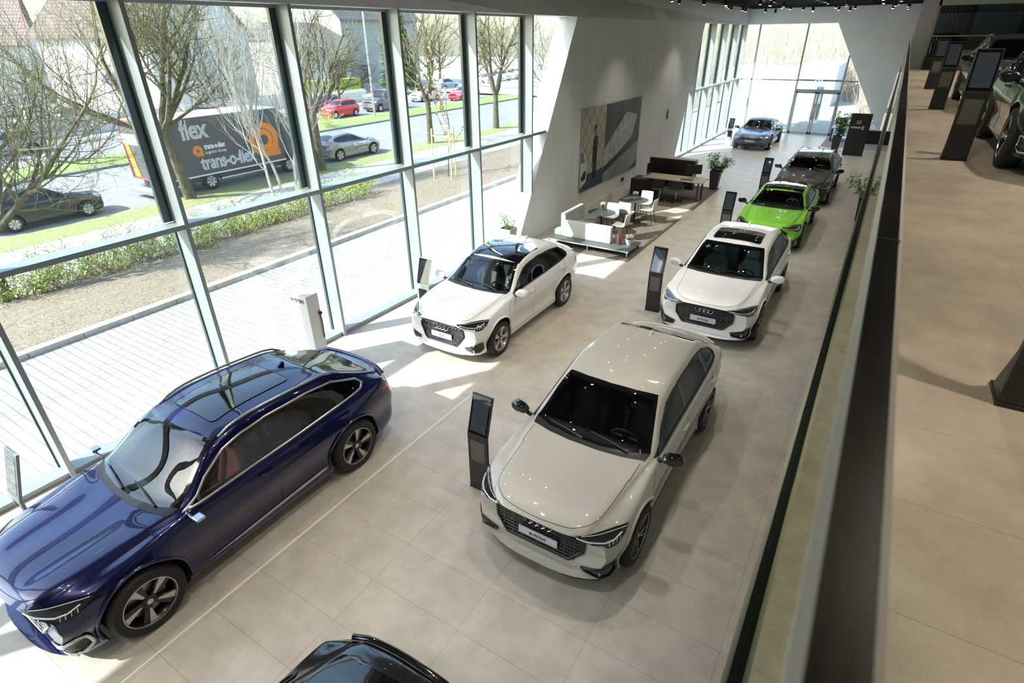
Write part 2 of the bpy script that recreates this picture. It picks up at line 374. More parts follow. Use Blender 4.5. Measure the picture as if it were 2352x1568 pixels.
box('handrail_glint', .0755, .083, -3, 38.6, 5.11, 5.126, P('glint_cream', (.80, .76, .68), .45), r)  # cream strip paints in the light reflected along the handrail's edge
for k in range(8):
    box('rail_joint', .0373, .0768, 1.2+k*4.4, 1.203+k*4.4, 5.117, 5.1386, M_alu, r)
# white lamps along slab edge
wl = thing('edge_lamp', 'rounded white wall lamp fixed below the gallery edge', 'lamp', (0, 0, 0), 0, 'white lamps along the gallery edge')
MB().lathe([(0, 0), (.018, .004), (.025, .03), (.025, .37), (.018, .396), (0, .4)], 16).build('lamp_shade', P('lamp_white', (.9, .9, .88), .4, emit=(1, .98, .94), estr=.3), wl, smooth=60)
for k, (y) in enumerate((17.0, 22.5, 26.8, 31.2, 35.5)):
    if k == 0: wl.location = (-.032, y, 3.37)
    else: dup(wl, (-.032, y, 3.37))
# slab edge fascia
struct(box('trim_7', -.004, .0, -9, 40.35, 3.3, 3.789, P('fascia_grey', (.4, .39, .36), .6)))
# ------------------------------------------------------------------ cars
def pchip(tab):
    t2 = []
    for q in sorted(tab):
        if not t2 or q[0]-t2[-1][0] > .015: t2.append(q)
    tab = t2
    xs = [t[0] for t in tab]; ys = [t[1] for t in tab]; n = len(xs)
    h = [xs[i+1]-xs[i] for i in range(n-1)]; d = [(ys[i+1]-ys[i])/h[i] for i in range(n-1)]
    m = [0]*n; m[0] = d[0]; m[-1] = d[-1]
    for i in range(1, n-1):
        if d[i-1]*d[i] > 0:
            w1 = 2*h[i]+h[i-1]; w2 = h[i]+2*h[i-1]; m[i] = (w1+w2)/(w1/d[i-1]+w2/d[i])
    def f(x):
        if x <= xs[0]: return ys[0]
        if x >= xs[-1]: return ys[-1]
        i = 0
        while x > xs[i+1]: i += 1
        t = (x-xs[i])/h[i]; t2 = t*t; t3 = t2*t
        return (2*t3-3*t2+1)*ys[i]+(t3-2*t2+t)*h[i]*m[i]+(-2*t3+3*t2)*ys[i+1]+(t3-t2)*h[i]*m[i+1]
    return f
def mkspec(wb, fo, ro, W, H, zn, zh, zc, sc, st, sp, sr, se, zd, zt, b0, b1, gw, rw, ww=.26, zb=.19, nose=.24, tailr=.22, zroofend=None):
    """zn nose-top z, zh hood z over axle, zc cowl z at sc, st windscreen top, sp roof peak, sr roof end/rear glass top, se rear glass end, zd z there, zt tail top z"""
    T = wb+ro; S = dict(wb=wb, fo=fo, ro=ro, W=W, H=H, rw=rw, ww=ww, zb=zb, nose=nose, tailr=tailr, T=T, sc=sc, st=st, sp=sp, sr=sr, se=se, zc=zc, zd=zd, zt=zt, b0=b0, b1=b1, gw=gw)
    zre = zroofend or H-.06
    S['ztop'] = pchip([(-fo, zn), (-fo+.08, zn+.05), (-fo*.55, zn+(zh-zn)*.72), (0, zh), (sc-.12, zc-.02), (sc, zc), (st, H-.085), (st+.2, H-.03), (sp, H), ((sp+sr)/2, (H+zre)/2+.012), (sr, zre), (se, zd), (se+.07, zd-.008), (T-.06, zt), (T, zt-.06)])
    S['zedge'] = pchip([(-fo, zn-.03), (-fo+.08, zn+.02), (-fo*.55, zn+(zh-zn)*.72-.03), (0, zh-.03), (sc-.12, zc-.045), (sc+.1, zc-.03), (st, H-.15), (sp, H-.055), (sr, zre-.05), (se, zd-.05), (T-.06, zt-.05), (T, zt-.1)])
    S['wedge'] = pchip([(-fo, W*.60), (-fo*.5, W*.70), (0, W*.75), (sc-.1, W*.80), (sc+.14, W*.83), (st, gw), (sp, gw-.005), (sr, gw-.03), (se, gw+.0), (T-.1, W*.62), (T, W*.6)])
    S['zbelt'] = pchip([(-fo, zn-.12), (-fo+.15, zn-.05), (-fo*.45, zh-.11), (0, zh-.055), (sc, b0), (wb*.5, b0+.02), (wb, b1), (se, min(b1+.01, zd-.06)), (T-.06, zt-.13), (T, zt-.2)])
    S['wbelt'] = pchip([(-fo, W*.86), (-fo*.6, W*.92), (0, W*.93), (sc, W*.92), (wb*.5, W*.915), (wb, W*.93), (se, W*.88), (T, W*.80)])
    S['wm'] = pchip([(-fo, W*.90), (-fo*.6, W*.965), (-.1, W*.995), (.1, W), (.55, W*.978), (wb*.5, W*.972), (wb-.4, W*.985), (wb, W), (wb+.35, W*.985), (T-.2, W*.92), (T, W*.86)])
    return S
def section(S, s, inset=0, zfloor=None):
    zb = S['zb'] if zfloor is None else zfloor
    fo, T = S['fo'], S['T']
    lift = 0
    if zfloor is None:
        lift = .06*max(0, (s-S['wb'])/S['ro'])**2+.02*max(0, -s/fo)**2
    zt = S['ztop'](s)-inset; ze = S['zedge'](s)-inset; we = S['wedge'](s)-inset; zl = S['zbelt'](s)-inset*.5; wl = S['wbelt'](s)-inset; wm = S['wm'](s)-inset
    hw_ = max(0, min(1, (S['sc']-s)/.3))*max(0, min(1, (s+fo)/.3))*(inset == 0)
    zb = zb+lift; zm = zb+(zl-zb)*.62
    return [(0, zb), (wm*.78, zb), (wm-.075, zb+.012), (wm-.05, zb+.09), (wm-.062, zb+(zl-zb)*.33), (wm-.012, zm-.02), (wm-.001, zm+(zl-zm)*.22), (wm-.008, zm+(zl-zm)*.36), (wl+.012, zl-.035), (wl-.012, zl), (we+.018, ze-.012), (we-.02, ze+.012), (we*.66, zt-(zt-ze)*.38+.013*hw_), (we*.42, zt-(zt-ze)*.12-.002*hw_), (0, zt)]
def crom(pts, k):
    out = []; n = len(pts)
    for i in range(n-1):
        p0 = pts[max(i-1, 0)]; p1 = pts[i]; p2 = pts[i+1]; p3 = pts[min(i+2, n-1)]
        if i == 0: p0 = (-p2[0], p2[1])
        if i == n-2: p3 = (-p1[0], p1[1])
        def dd(a, b): return max(math.hypot(a[0]-b[0], a[1]-b[1]), 1e-5)**.5
        t0 = 0; t1 = t0+dd(p0, p1); t2 = t1+dd(p1, p2); t3 = t2+dd(p2, p3)
        for j in range(k):
            t = t1+(t2-t1)*j/k
            def L(a, b, ta, tb): return tuple(a[q]*(tb-t)/(tb-ta)+b[q]*(t-ta)/(tb-ta) for q in (0, 1))
            A1 = L(p0, p1, t0, t1); A2 = L(p1, p2, t1, t2); A3 = L(p2, p3, t2, t3)
            B1 = L(A1, A2, t0, t2); B2 = L(A2, A3, t1, t3); out.append(L(B1, B2, t1, t2))
    out.append(pts[-1]); return out
def warp(S, x, s, z):
    fo, T, W = S['fo'], S['T'], S['W']; y = s; a = min(1, abs(x)/W)
    wf = max(0, min(1, (0.15-s)/(fo+.15))); y += S['nose']*a**3*wf**1.3
    wr = max(0, min(1, (s-S['wb']+.1)/(S['ro']+.1))); y -= S['tailr']*a**3*wr**1.3
    d = s+fo                       # nose vertical profile
    if d < .4:
        k = (1-d/.4)**1.5
        zz = z
        prof = .10*max(0, (.42-zz)/.25)**2+.12*max(0, (zz-.62)/.35)**1.5
        y += prof*k
    d = T-s
    if d < .4:
        k = (1-d/.4)**1.5; y -= k*(.10*max(0, (.5-z)/.3)**2+.10*max(0, (z-.75)/.35)**1.3)
    return y
def loft(S, s0, s1, n, k, inset=0, zfloor=None, caps=True):
    vs = []; fs = []; rows = []
    ss = [s0+(s1-s0)*(.5-.5*math.cos(PI*i/n))*.35+(s1-s0)*(i/n)*.65 for i in range(n+1)]
    scl = {0: .93, 1: .975}
    for i, s in enumerate(ss):
        sec = crom(section(S, s, inset, zfloor), k)
        q = min(i, n-i); sc = scl.get(q, 1) if caps else 1
        if caps:
            if q == 0: pass
        zc_ = (sec[0][1]+sec[-1][1])/2
        row = []
        for x, z in sec:
            x2 = x*sc; z2 = zc_+(z-zc_)*sc; row.append((x2, warp(S, x2, s if not caps else (s0 if i == 0 else s1 if i == n else s), z2) if not inset else warp(S, x2, s, z2), z2))
        full = row+[(-x, y, z) for x, y, z in row[-2:0:-1]]
        rows.append(full)
    m = len(rows[0]); half = len(sec)
    for r in rows: vs += r
    for i in range(n):
        for j in range(m):
            a = i*m+j; b = i*m+(j+1) % m; fs.append((a, b, b+m, a+m))
    for base, flip in ((0, False), (n*m, True)):
        for j in range(half-1):
            r0, r1 = base+j, base+j+1; l0 = base+(m-j) % m; l1 = base+(m-j-1) % m
            if j == 0: f = (r0, l1, r1) if True else None
            elif j == half-2: f = (r0, l0, r1)
            else: f = (r0, l0, l1, r1)
            fs.append(f if not flip else f[::-1])
    return vs, fs
def mesh_from(vs, fs, name='tmp'):
    me = bpy.data.meshes.new(name); me.from_pydata(vs, [], fs)
    bm = bmesh.new(); bm.from_mesh(me); bmesh.ops.remove_doubles(bm, verts=bm.verts, dist=1e-6); bmesh.ops.recalc_face_normals(bm, faces=bm.faces); bm.to_mesh(me); bm.free(); return me
def boolean(me, cutters):
    o = bpy.data.objects.new('tmp_body', me); COL.objects.link(o); tmp = [o]
    for c in cutters:
        co = bpy.data.objects.new('tmp_cut', c); COL.objects.link(co); tmp.append(co)
        md = o.modifiers.new('b', 'BOOLEAN'); md.operation = 'DIFFERENCE'; md.object = co
        try: md.solver = 'MANIFOLD'
        except Exception: md.solver = 'EXACT'
    dg = bpy.context.evaluated_depsgraph_get(); dg.update()
    r = bpy.data.meshes.new_from_object(o.evaluated_get(dg))
    for t in tmp: bpy.data.objects.remove(t)
    return r
def inset_poly(p, d):
    n = len(p); c = (sum(a[0] for a in p)/n, sum(a[1] for a in p)/n); out = []
    for i in range(n):
        a, b, c2 = p[i-1], p[i], p[(i+1) % n]
        def nrm(p, q):
            dx, dy = q[0]-p[0], q[1]-p[1]; l = math.hypot(dx, dy) or 1; return (-dy/l, dx/l)
        n1, n2 = nrm(a, b), nrm(b, c2); sx, sy = n1[0]+n2[0], n1[1]+n2[1]; q = (1+n1[0]*n2[0]+n1[1]*n2[1]) or 1
        out.append((b[0]+sx/q*d, b[1]+sy/q*d))
    return out
def ccw(p):
    a = sum(p[i-1][0]*p[i][1]-p[i][0]*p[i-1][1] for i in range(len(p))); return p if a > 0 else p[::-1]
def roundp(p, r, k=4):
    out = []; n = len(p)
    for i in range(n):
        a, b, c = Vector(p[i-1]), Vector(p[i]), Vector(p[(i+1) % n]); u = (a-b); v = (c-b); ru = min(r, u.length*.45); rv = min(r, v.length*.45)
        A = b+u.normalized()*ru; B = b+v.normalized()*rv
        for j in range(k+1): t = j/k; q = A*(1-t)**2+b*2*t*(1-t)+B*t*t; out.append((q.x, q.y))
    return out
TOPF = (Vector((0, 0, 3)), Vector((1, 0, 0)), Vector((0, 1, 0)), Vector((0, 0, -1)))
def SIDEF(sg): return (Vector((3*sg, 0, 0)), Vector((0, 1, 0)), Vector((0, 0, 1)), Vector((-sg, 0, 0)))
FRONTF = (Vector((0, -4, 0)), Vector((1, 0, 0)), Vector((0, 0, 1)), Vector((0, 1, 0)))
REARF = (Vector((0, 9, 0)), Vector((1, 0, 0)), Vector((0, 0, 1)), Vector((0, -1, 0)))
def DIAGF(sg, deg=38, y0=0):
    a = math.radians(deg); D = Vector((-sg*math.sin(a), math.cos(a), 0)); U = Vector((math.cos(a), sg*math.sin(a), 0)); return (Vector((0, y0, 0))-D*5, U, Vector((0, 0, 1)), D)
def QD(S, sg, L, zo=0, deg=40):
    a = math.radians(deg); kx, ks = S['W']/.968, S['fo']/.9
    return [(sg*(x*kx*math.cos(a)+s*ks*math.sin(a)), z+zo) for x, s, z in L]
HL_ET = [(.45, -.82, .845), (.455, -.81, .825), (.60, -.76, .785), (.76, -.68, .765), (.80, -.66, .735), (.87, -.56, .745), (.90, -.43, .81), (.905, -.35, .88), (.80, -.46, .883), (.62, -.63, .872)]
AI_ET = [(.60, -.80, .375), (.84, -.62, .505), (.88, -.56, .49), (.90, -.54, .33), (.84, -.62, .275), (.64, -.78, .285)]
class Car:
    def __init__(s, S, key, hi=True):
        s.S = S; s.hi = hi
        vs, fs = loft(S, -S['fo'], S['T'], 84 if hi else 40, 4 if hi else 2)
        s.shell = mesh_from(vs, fs, key)
        bm = bmesh.new(); bm.from_mesh(s.shell); s.bvh = BVHTree.FromBMesh(bm); bm.free()
    def hit(s, fr, u, v, off=0):
        O, U, V, D = fr; h, nrm, i, d = s.bvh.ray_cast(O+U*u+V*v, D)
        if h is None: return None
        if nrm.dot(D) > 0: nrm = -nrm
        return h+nrm*off
    def panel(s, polys, fr, off, name, m, parent, grid=.05, thick=0):
        if isinstance(polys[0][0], (int, float)): polys = [polys]
        mb = MB()
        for p in polys:
            p = ccw([tuple(q) for q in p]); u0, u1 = min(q[0] for q in p), max(q[0] for q in p); v0, v1 = min(q[1] for q in p), max(q[1] for q in p)
            nu = max(2, int((u1-u0)/grid)+1); nv = max(2, int((v1-v0)/grid)+1); bm = bmesh.new()
            g = [[bm.verts.new((u0+(u1-u0)*i/nu, v0+(v1-v0)*j/nv, 0)) for i in range(nu+1)] for j in range(nv+1)]
            for j in range(nv):
                for i in range(nu): bm.faces.new((g[j][i], g[j][i+1], g[j+1][i+1], g[j+1][i]))
            for i in range(len(p)):
                a, b = p[i-1], p[i]; dx, dy = b[0]-a[0], b[1]-a[1]
                if abs(dx)+abs(dy) < 1e-6: continue
                bmesh.ops.bisect_plane(bm, geom=bm.verts[:]+bm.edges[:]+bm.faces[:], plane_co=(a[0], a[1], 0), plane_no=(dy, -dx, 0), dist=1e-6)
            dead = []
            for f in bm.faces:
                cc = f.calc_center_median(); ins = False
                for i in range(len(p)):
                    (x1_, y1_), (x2_, y2_) = p[i-1], p[i]
                    if (y1_ > cc.y) != (y2_ > cc.y) and cc.x < (x2_-x1_)*(cc.y-y1_)/(y2_-y1_)+x1_: ins = not ins
                if not ins: dead.append(f)
            bmesh.ops.delete(bm, geom=dead, context='FACES_ONLY'); bmesh.ops.delete(bm, geom=[v for v in bm.verts if not v.link_faces], context='VERTS')
            vs = []; ok = {}
            for v in bm.verts:
                h = s.hit(fr, v.co.x, v.co.y, off); v.index = len(vs); ok[len(vs)] = h is not None; vs.append(h if h else Vector((0, 0, 0)))
            bm.verts.index_update(); fs = []
            order = [v for v in bm.verts]
            vs2 = []
            for v in order:
                h = s.hit(fr, v.co.x, v.co.y, off); vs2.append(h)
            for f in bm.faces:
                idx = [v.index for v in f.verts]
                if all(vs2[i] is not None for i in idx): fs.append(idx)
            mb.add([v if v is not None else Vector((0, 0, 0)) for v in vs2], fs); bm.free()
        me = bpy.data.meshes.new(name); me.from_pydata(mb.v, [], mb.f); me.materials.append(m)
        bm = bmesh.new(); bm.from_mesh(me); bmesh.ops.delete(bm, geom=[v for v in bm.verts if not v.link_faces], context='VERTS')
        bm.normal_update()
        D = fr[3]
        for f in bm.faces:
            if f.normal.dot(D) > 0: f.normal_flip()
        bm.to_mesh(me); bm.free()
        o = link(name, me, parent, smooth=50)
        if thick: md = o.modifiers.new('t', 'SOLIDIFY'); md.thickness = thick; md.offset = 1
        return o
    def ring(s, poly, d, fr, off, name, m, parent, sub=6, thick=0):
        p = ccw([tuple(q) for q in poly]); q = inset_poly(p, d); mb = MB(); n = len(p); vs = []; fs = []
        for i in range(n):
            a, b, c, e = p[i], p[(i+1) % n], q[(i+1) % n], q[i]; k = max(1, int(math.hypot(b[0]-a[0], b[1]-a[1])/.05))
            for j in range(k):
                t0, t1 = j/k, (j+1)/k; quad = []
                for A, B, t in ((a, b, t0), (a, b, t1), (e, c, t1), (e, c, t0)):
                    quad.append(s.hit(fr, A[0]+(B[0]-A[0])*t, A[1]+(B[1]-A[1])*t, off))
                if all(z is not None for z in quad): o = len(vs); vs += quad; fs.append((o, o+1, o+2, o+3))
        o = MB().add(vs, fs).build(name, m, parent, smooth=50)
        if thick: md = o.modifiers.new('t', 'SOLIDIFY'); md.thickness = thick; md.offset = 0
        return o
    def line(s, pts, fr, r, name, m, parent, off=0, n=6, mb=None, seg=.06):
        out = []; own = mb is None; mb = mb or MB(); run = []
        for i in range(len(pts)-1):
            a, b = pts[i], pts[i+1]; k = max(1, int(math.hypot(b[0]-a[0], b[1]-a[1])/seg))
            for j in range(k): t = j/k; out.append((a[0]+(b[0]-a[0])*t, a[1]+(b[1]-a[1])*t))
        out.append(pts[-1])
        for u, v in out:
            h = s.hit(fr, u, v, off)
            if h is not None and (not run or (h-run[-1]).length < .35): run.append(h)
        if len(run) > 1: mb.tube(run, r, n)
        if own: return mb.build(name, m, parent, smooth=60)
def smoothpts(pts, k=5):
    n = len(pts); out = []
    for i in range(n-1):
        p0, p1, p2, p3 = pts[max(i-1, 0)], pts[i], pts[i+1], pts[min(i+2, n-1)]
        for j in range(k):
            t = j/k; out.append(tuple(.5*((2*p1[q])+(-p0[q]+p2[q])*t+(2*p0[q]-5*p1[q]+4*p2[q]-p3[q])*t*t+(-p0[q]+3*p1[q]-3*p2[q]+p3[q])*t**3) for q in (0, 1)))
    out.append(pts[-1]); return out
# wheels ------------------------------------------------------------
M_tyre = noisy('tyre', (.012, .012, .012), (.02, .019, .018), 40, .7)
M_rimdark = P('rim_dark', (.02, .02, .022), .3, .6, coat=.5)
M_rimsilver = P('rim_silver', (.55, .54, .52), .28, .9)
M_rimlight = P('rim_polished', (.62, .60, .57), .33, .85)
M_brake = P('brake_disc', (.35, .34, .33), .35, .9)
WH = {}
def wheel(parent, x, y, R, w, style, sgn, name='wheel'):
    """root is the tyre mesh; rim pieces are its children (sub-parts)"""
    key = (round(R, 3), round(w, 3), style)
    rr = R*(.70 if style != 'cap' else .62)
    def bld():
        d = {}
        prof = [(rr-.015, -w/2+.02), (rr+.005, -w/2), (R-.03, -w/2+.004), (R-.008, -w/2+.03), (R, -w/2+.055), (R, w/2-.055), (R-.008, w/2-.03), (R-.03, w/2-.004), (rr+.005, w/2), (rr-.015, w/2-.02)]
        mb = MB().lathe(prof, 56, axis='x')
        for g in (-.05, 0, .05): mb.lathe([(R+.0008, g-.004), (R+.0008, g+.004)], 40, axis='x')
        d['tyre'] = mb
        b = MB().lathe([(rr, -w/2+.03), (rr-.03, -w/2+.06), (rr-.03, w/2-.05), (rr-.004, w/2-.012)], 48, axis='x')
        b.lathe([(rr-.03, .0), (.0, -.02)], 32, axis='x')
        d['barrel'] = b
        d['disc'] = MB().lathe([(.06, .015), (rr*.72, .015), (rr*.72, .03), (.06, .03)], 32, axis='x')
        d['lip'] = MB().lathe([(rr+.003, w/2-.015), (rr+.003, w/2-.004), (rr-.008, w/2-.002), (rr-.010, w/2-.014)], 56, axis='x')
        sp = MB(); bk = MB(); n = 5 if style != 'cap' else 7
        for k in range(n):
            a = 2*PI*k/n+.3
            ca, sa = math.cos(a), math.sin(a)
            def q(r, t, xx): return (xx, ca*r-sa*t, sa*r+ca*t)      # r radial, t tangential
            xo = w/2-.018
            if style == 'blade':
                pts = [(.085, -.004), (.085, .014), (rr-.006, .075), (rr-.004, -.008)]; back = [(.04, -.03), (.04, .03), (rr-.01, .03), (rr-.01, -.075)]
            elif style == 'vee':
                pts = [(.07, -.012), (.07, .012), (rr*.62, .045), (rr-.006, .052), (rr-.006, .03), (rr*.6, .022)]; back = [(.04, -.035), (.04, .03), (rr-.01, .02), (rr-.01, -.06)]
            elif style == 'five':
                pts = [(.05, -.038), (.05, .038), (rr*.5, .028), (rr-.004, .055), (rr-.004, -.055), (rr*.5, -.028)]; back = None
            else:
                pts = [(.04, -.018), (.04, .018), (rr*.7, .05), (rr-.003, .035), (rr-.003, -.035), (rr*.7, -.05)]; back = None
            def slab(mb, pts, x0, x1):
                m = len(pts); vs = [q(r, t, x0-(.03*(1-r/rr)**2)) for r, t in pts]+[q(r, t, x1-(.03*(1-r/rr)**2)) for r, t in pts]
                mb.add(vs, [tuple(range(m)), tuple(range(m, 2*m))[::-1]]+[(i, m+i, m+(i+1) % m, (i+1) % m) for i in range(m)])
            slab(sp, pts, xo-.03, xo)
            if style == 'vee': slab(sp, [(r, -t*1.0-.02) for r, t in pts][::-1], xo-.03, xo-.002)
            if back: slab(bk, back, xo-.05, xo-.008)
        for k in range(5):
            a = 2*PI*k/5+.6; bk.lathe([(0, xc) for xc in (0,)] if False else [(.0, w/2-.035), (.009, w/2-.035), (.009, w/2-.03), (0, w/2-.03)], 8, Matrix.Translation((0, .055*math.cos(a), .055*math.sin(a))), axis='x')
        bk.lathe([(.078, w/2-.07), (.07, w/2-.04), (0, w/2-.034)], 24, axis='x')
        d['spokes'] = sp; d['back'] = bk
        d['cap'] = MB().lathe([(.034, w/2-.034), (.032, w/2-.024), (0, w/2-.022)], 20, axis='x')
        mats = dict(tyre=M_tyre, barrel=M_rimdark if style in ('blade', 'vee') else M_rimlight, disc=M_brake, lip=M_rimsilver, spokes={'blade': M_rimsilver, 'vee': M_rimsilver, 'five': M_rimlight, 'cap': P('hubcap_silver', (.6, .61, .62), .35, .5)}[style], back=M_rimdark, cap=M_alu)
        if style in ('five', 'cap'): mats['back'] = M_rimdark
        objs = {}
        for k_, b_ in d.items():
            o = b_.build(k_, mats[k_], None, smooth=35); objs[k_] = o.data; bpy.data.objects.remove(o)
        return objs
    if key not in WH: WH[key] = bld()
    D = WH[key]; nm = {'barrel': 'rim', 'disc': 'brake_disc', 'lip': 'rim_lip', 'spokes': 'spokes', 'back': 'rim_centre', 'cap': 'hub_cap'}
    t = bpy.data.objects.new(name, D['tyre']); COL.objects.link(t); t.parent = parent; t.location = (x, y, R-.006)
    t.rotation_euler = (random.uniform(0, 1.2), 0, 0) if sgn > 0 else (random.uniform(0, 1.2), 0, PI)
    for k_ in ('barrel', 'disc', 'lip', 'spokes', 'back', 'cap'):
        o = bpy.data.objects.new(nm[k_], D[k_]); COL.objects.link(o); o.parent = t
    return t
BODY = {}
def rings(parent, M, R=.052, dx=.0735, m=None, thick=.0065, name='ring_badge'):
    mb = MB()
    for k in range(4):
        cx = (k-1.5)*dx; pts = [M @ Vector((cx+R*math.cos(2*PI*j/28), R*math.sin(2*PI*j/28), 0)) for j in range(29)]
        mb.tube(pts, thick, 6, cap=False)
    return mb.build(name, m or M_chrome, parent, smooth=60)
def seat_mesh(parent, x, y, z, m, name='seat', w=.5):
    def rb(a, b, c, d, e, f, M=None): return MB().box(a, b, c, d, e, f, M)
    T = Matrix.Translation((x, y, z)); mb = MB().box(-w/2, w/2, -.25, .25, 0, .14, T)
    B = Matrix.Translation((x, y+.24, z+.08)) @ Matrix.Rotation(math.radians(-20), 4, 'X')
    pts = [(-w/2+.02, 0), (w/2-.02, 0), (w/2, .25), (w/2-.03, .52), (w/2-.11, .62), (-w/2+.11, .62), (-w/2+.03, .52), (-w/2, .25)]
    mb.prism(pts, 'y', -.07, .05, B)
    for sx in (-1, 1): mb.prism([(sx*(w/2-.09), .05), (sx*(w/2), .05), (sx*(w/2), .5), (sx*(w/2-.09), .45)] if sx > 0 else [(-w/2, .05), (-w/2+.09, .05), (-w/2+.09, .45), (-w/2, .5)], 'y', -.12, -.06, B)
    o = mb.build(name, m, parent, bevel=.025, smooth=60)
    H = B @ Matrix.Translation((0, -.01, .74))
    MB().prism([(-.12, -.1), (.12, -.1), (.14, 0), (.11, .1), (-.11, .1), (-.14, 0)], 'y', -.05, .05, H).build('headrest', m, o, bevel=.025, smooth=60)
    return o
def make_car(key, S, loc, rz, label, paint, group=None, cat='car', name='car', hi=True, cabin=True, rim='blade', front='etron', roofpaint=None, sunroof=None, rails=None, mirror='paint', seatm=None, glassm=None, trim=None, plate='', arch=None, dlo=None, grillem=None, framem=None, splits=None, lower=None, rwin=None, sill=None, handles='paint', spoiler=False, grey_plate=False):
    if key not in BODY:
        C = Car(S, key, hi); W = S['W']; cut = []
        R = S['rw']
        for yy in (0, S['wb']):
            for sg in (-1, 1):
                vs = []; n = 40; x0, x1 = sg*W*.60, sg*W*1.4; rr = R+.062
                vs = [(xx, yy+rr*math.cos(2*PI*j/n), R+rr*math.sin(2*PI*j/n)) for xx in (x0, x1) for j in range(n)]
                fs = [tuple(range(n)), tuple(range(n, 2*n))]+[(j, (j+1) % n, n+(j+1) % n, n+j) for j in range(n)]
                cut.append(mesh_from(vs, fs))
        sc, st, sp, sr, se = S['sc'], S['st'], S['sp'], S['sr'], S['se']; gw = S['gw']
        C.ws = ccw([(-W*.80, sc+.17), (-W*.55, sc+.06), (-W*.2, sc+.0), (W*.2, sc+.0), (W*.55, sc+.06), (W*.80, sc+.17), (gw-.055, st+.045), (gw*.5, st-.01), (0, st-.03), (-gw*.5, st-.01), (-gw+.055, st+.045)])
        C.rw_ = ccw(rwin or [(-gw+.10, sr+.12), (0, sr+.06), (gw-.10, sr+.12), (gw-.06, se-.13), (0, se-.07), (-gw+.06, se-.13)])
        zb = S['zbelt']
        top = lambda s: S['zedge'](s)
        C.dlo = ccw(dlo or smoothdlo(S))
        if hi and cabin:
            vs, fs = loft(S, sc+.02, se-.12, 40, 3, inset=.045, zfloor=.34, caps=False); cut.append(mesh_from(vs, fs))
            mb = MB().prism(inset_poly(C.ws, .035), 'z', .95, 2.2); cut.append(mesh_from(mb.v, mb.f))
            mb = MB().prism(inset_poly(C.dlo, .022), 'x', -1.4, 1.4); cut.append(mesh_from(mb.v, mb.f))
        b = boolean(C.shell, cut)
        if len(b.polygons) < 500:
            print('BOOL FAIL', key, len(b.polygons)); b = C.shell.copy()
        b.materials.clear(); b.materials.append(M_black); b.materials.append(P('interior_dark', (.02, .02, .021), .7))
        for f in b.polygons:
            h = C.bvh.find_nearest(f.center); f.material_index = 1 if (h[0] is not None and h[3] > .010) else 0
            f.use_smooth = True
        try: b.set_sharp_from_angle(angle=math.radians(32))
        except Exception: pass
        BODY[key] = (C, b)
    C, bm_ = BODY[key]; W = S['W']; R = S['rw']; sc, st, sp, sr, se, gw, T, fo = (S[k] for k in ('sc', 'st', 'sp', 'sr', 'se', 'gw', 'T', 'fo'))
    root = thing(name, label, cat, loc, rz, group)
    me = bm_.copy(); me.materials[0] = paint; me.name = 'body'; link('body', me, root)
    gm = glassm or M_cg; framem = framem or M_black; trimm = trim or M_black
    # glass
    if hi and cabin:
        C.ring(C.ws, .05, TOPF, .003, 'windscreen_frame', M_blackgloss, root)
        C.panel(C.ws, TOPF, .0015, 'windscreen', gm, root, .06)
        for sg in (1, -1):
            C.panel(inset_poly(C.dlo, .004), SIDEF(sg), .001, 'side_window', M_cgs if not (sunroof == 'clear') else M_cg, root, .06)
            C.ring(C.dlo, .021, SIDEF(sg), .0055, 'window_trim', trimm, root, thick=.008)
            pil = MB()
            for ss in (splits or (1.47,)):
                zt_ = S['zedge'](ss)-.065; zb_ = S['zbelt'](ss)+.028
                C.panel([(ss-.045, zb_), (ss+.045, zb_), (ss+.035, zt_+.0), (ss-.055, zt_+.0)], SIDEF(sg), .004, 'door_pillar', M_blackgloss, root, .05)
    else:
        C.panel(C.ws, TOPF, .004, 'windscreen', M_cgo, root, .08)
        for sg in (1, -1):
            C.panel(C.dlo, SIDEF(sg), .004, 'side_window', M_cgo, root, .08)
            if hi: C.ring(C.dlo, .02, SIDEF(sg), .007, 'window_trim', trimm, root, thick=.006)
            for ss in (splits or (1.3,)):
                zt_ = S['zedge'](ss)-.035; zb_ = S['zbelt'](ss)+.028
                C.panel([(ss-.04, zb_-.0), (ss+.04, zb_), (ss+.03, zt_-.03), (ss-.05, zt_-.03)], SIDEF(sg), .007, 'door_pillar', M_black, root, .06)
    C.panel(C.rw_, TOPF, .004, 'rear_window', M_cgo, root, .07)
    if hi: C.ring(C.rw_, .012, TOPF, .006, 'rear_window_trim', M_blackgloss, root)
    # roof variants
    if roofpaint == 'front':
        rp = ccw([(-gw+.03, st+.035), (gw-.03, st+.035), (gw-.05, st+.50), (gw-.055, st+.86), (-gw+.055, st+.86), (-gw+.05, st+.50)]); C.panel(rp, TOPF, .005, 'glass_roof', P('roof_glass', (.004, .006, .010), .03, coat=1), root, .06); C.line([(-gw+.05, st+.30), (gw-.05, st+.30)], TOPF, .004, 'glass_roof_joint', M_dark, root, .006)
    elif roofpaint:
        C.panel(ccw([(-gw+.035, st+.05), (gw-.035, st+.05), (gw-.055, sr+.06), (-gw+.055, sr+.06)]), TOPF, .005, 'roof_panel', roofpaint, root, .07)
    if sunroof:
        rp = roundp(ccw([(-.40, st+.18), (.40, st+.18), (.395, st+1.28), (-.395, st+1.28)]) if sunroof != 'short' else ccw([(-.50, st+.12), (.50, st+.12), (.48, st+.80), (-.48, st+.80)]), .08)
        C.panel(rp, TOPF, .006, 'sunroof', M_blackgloss, root, .06); C.ring(rp, .010, TOPF, .009, 'sunroof_trim', M_dark, root)
        C.line([(-.4, st+.72), (.4, st+.72)], TOPF, .004, 'sunroof_joint', M_dark, root, .006) if sunroof != 'short' else None
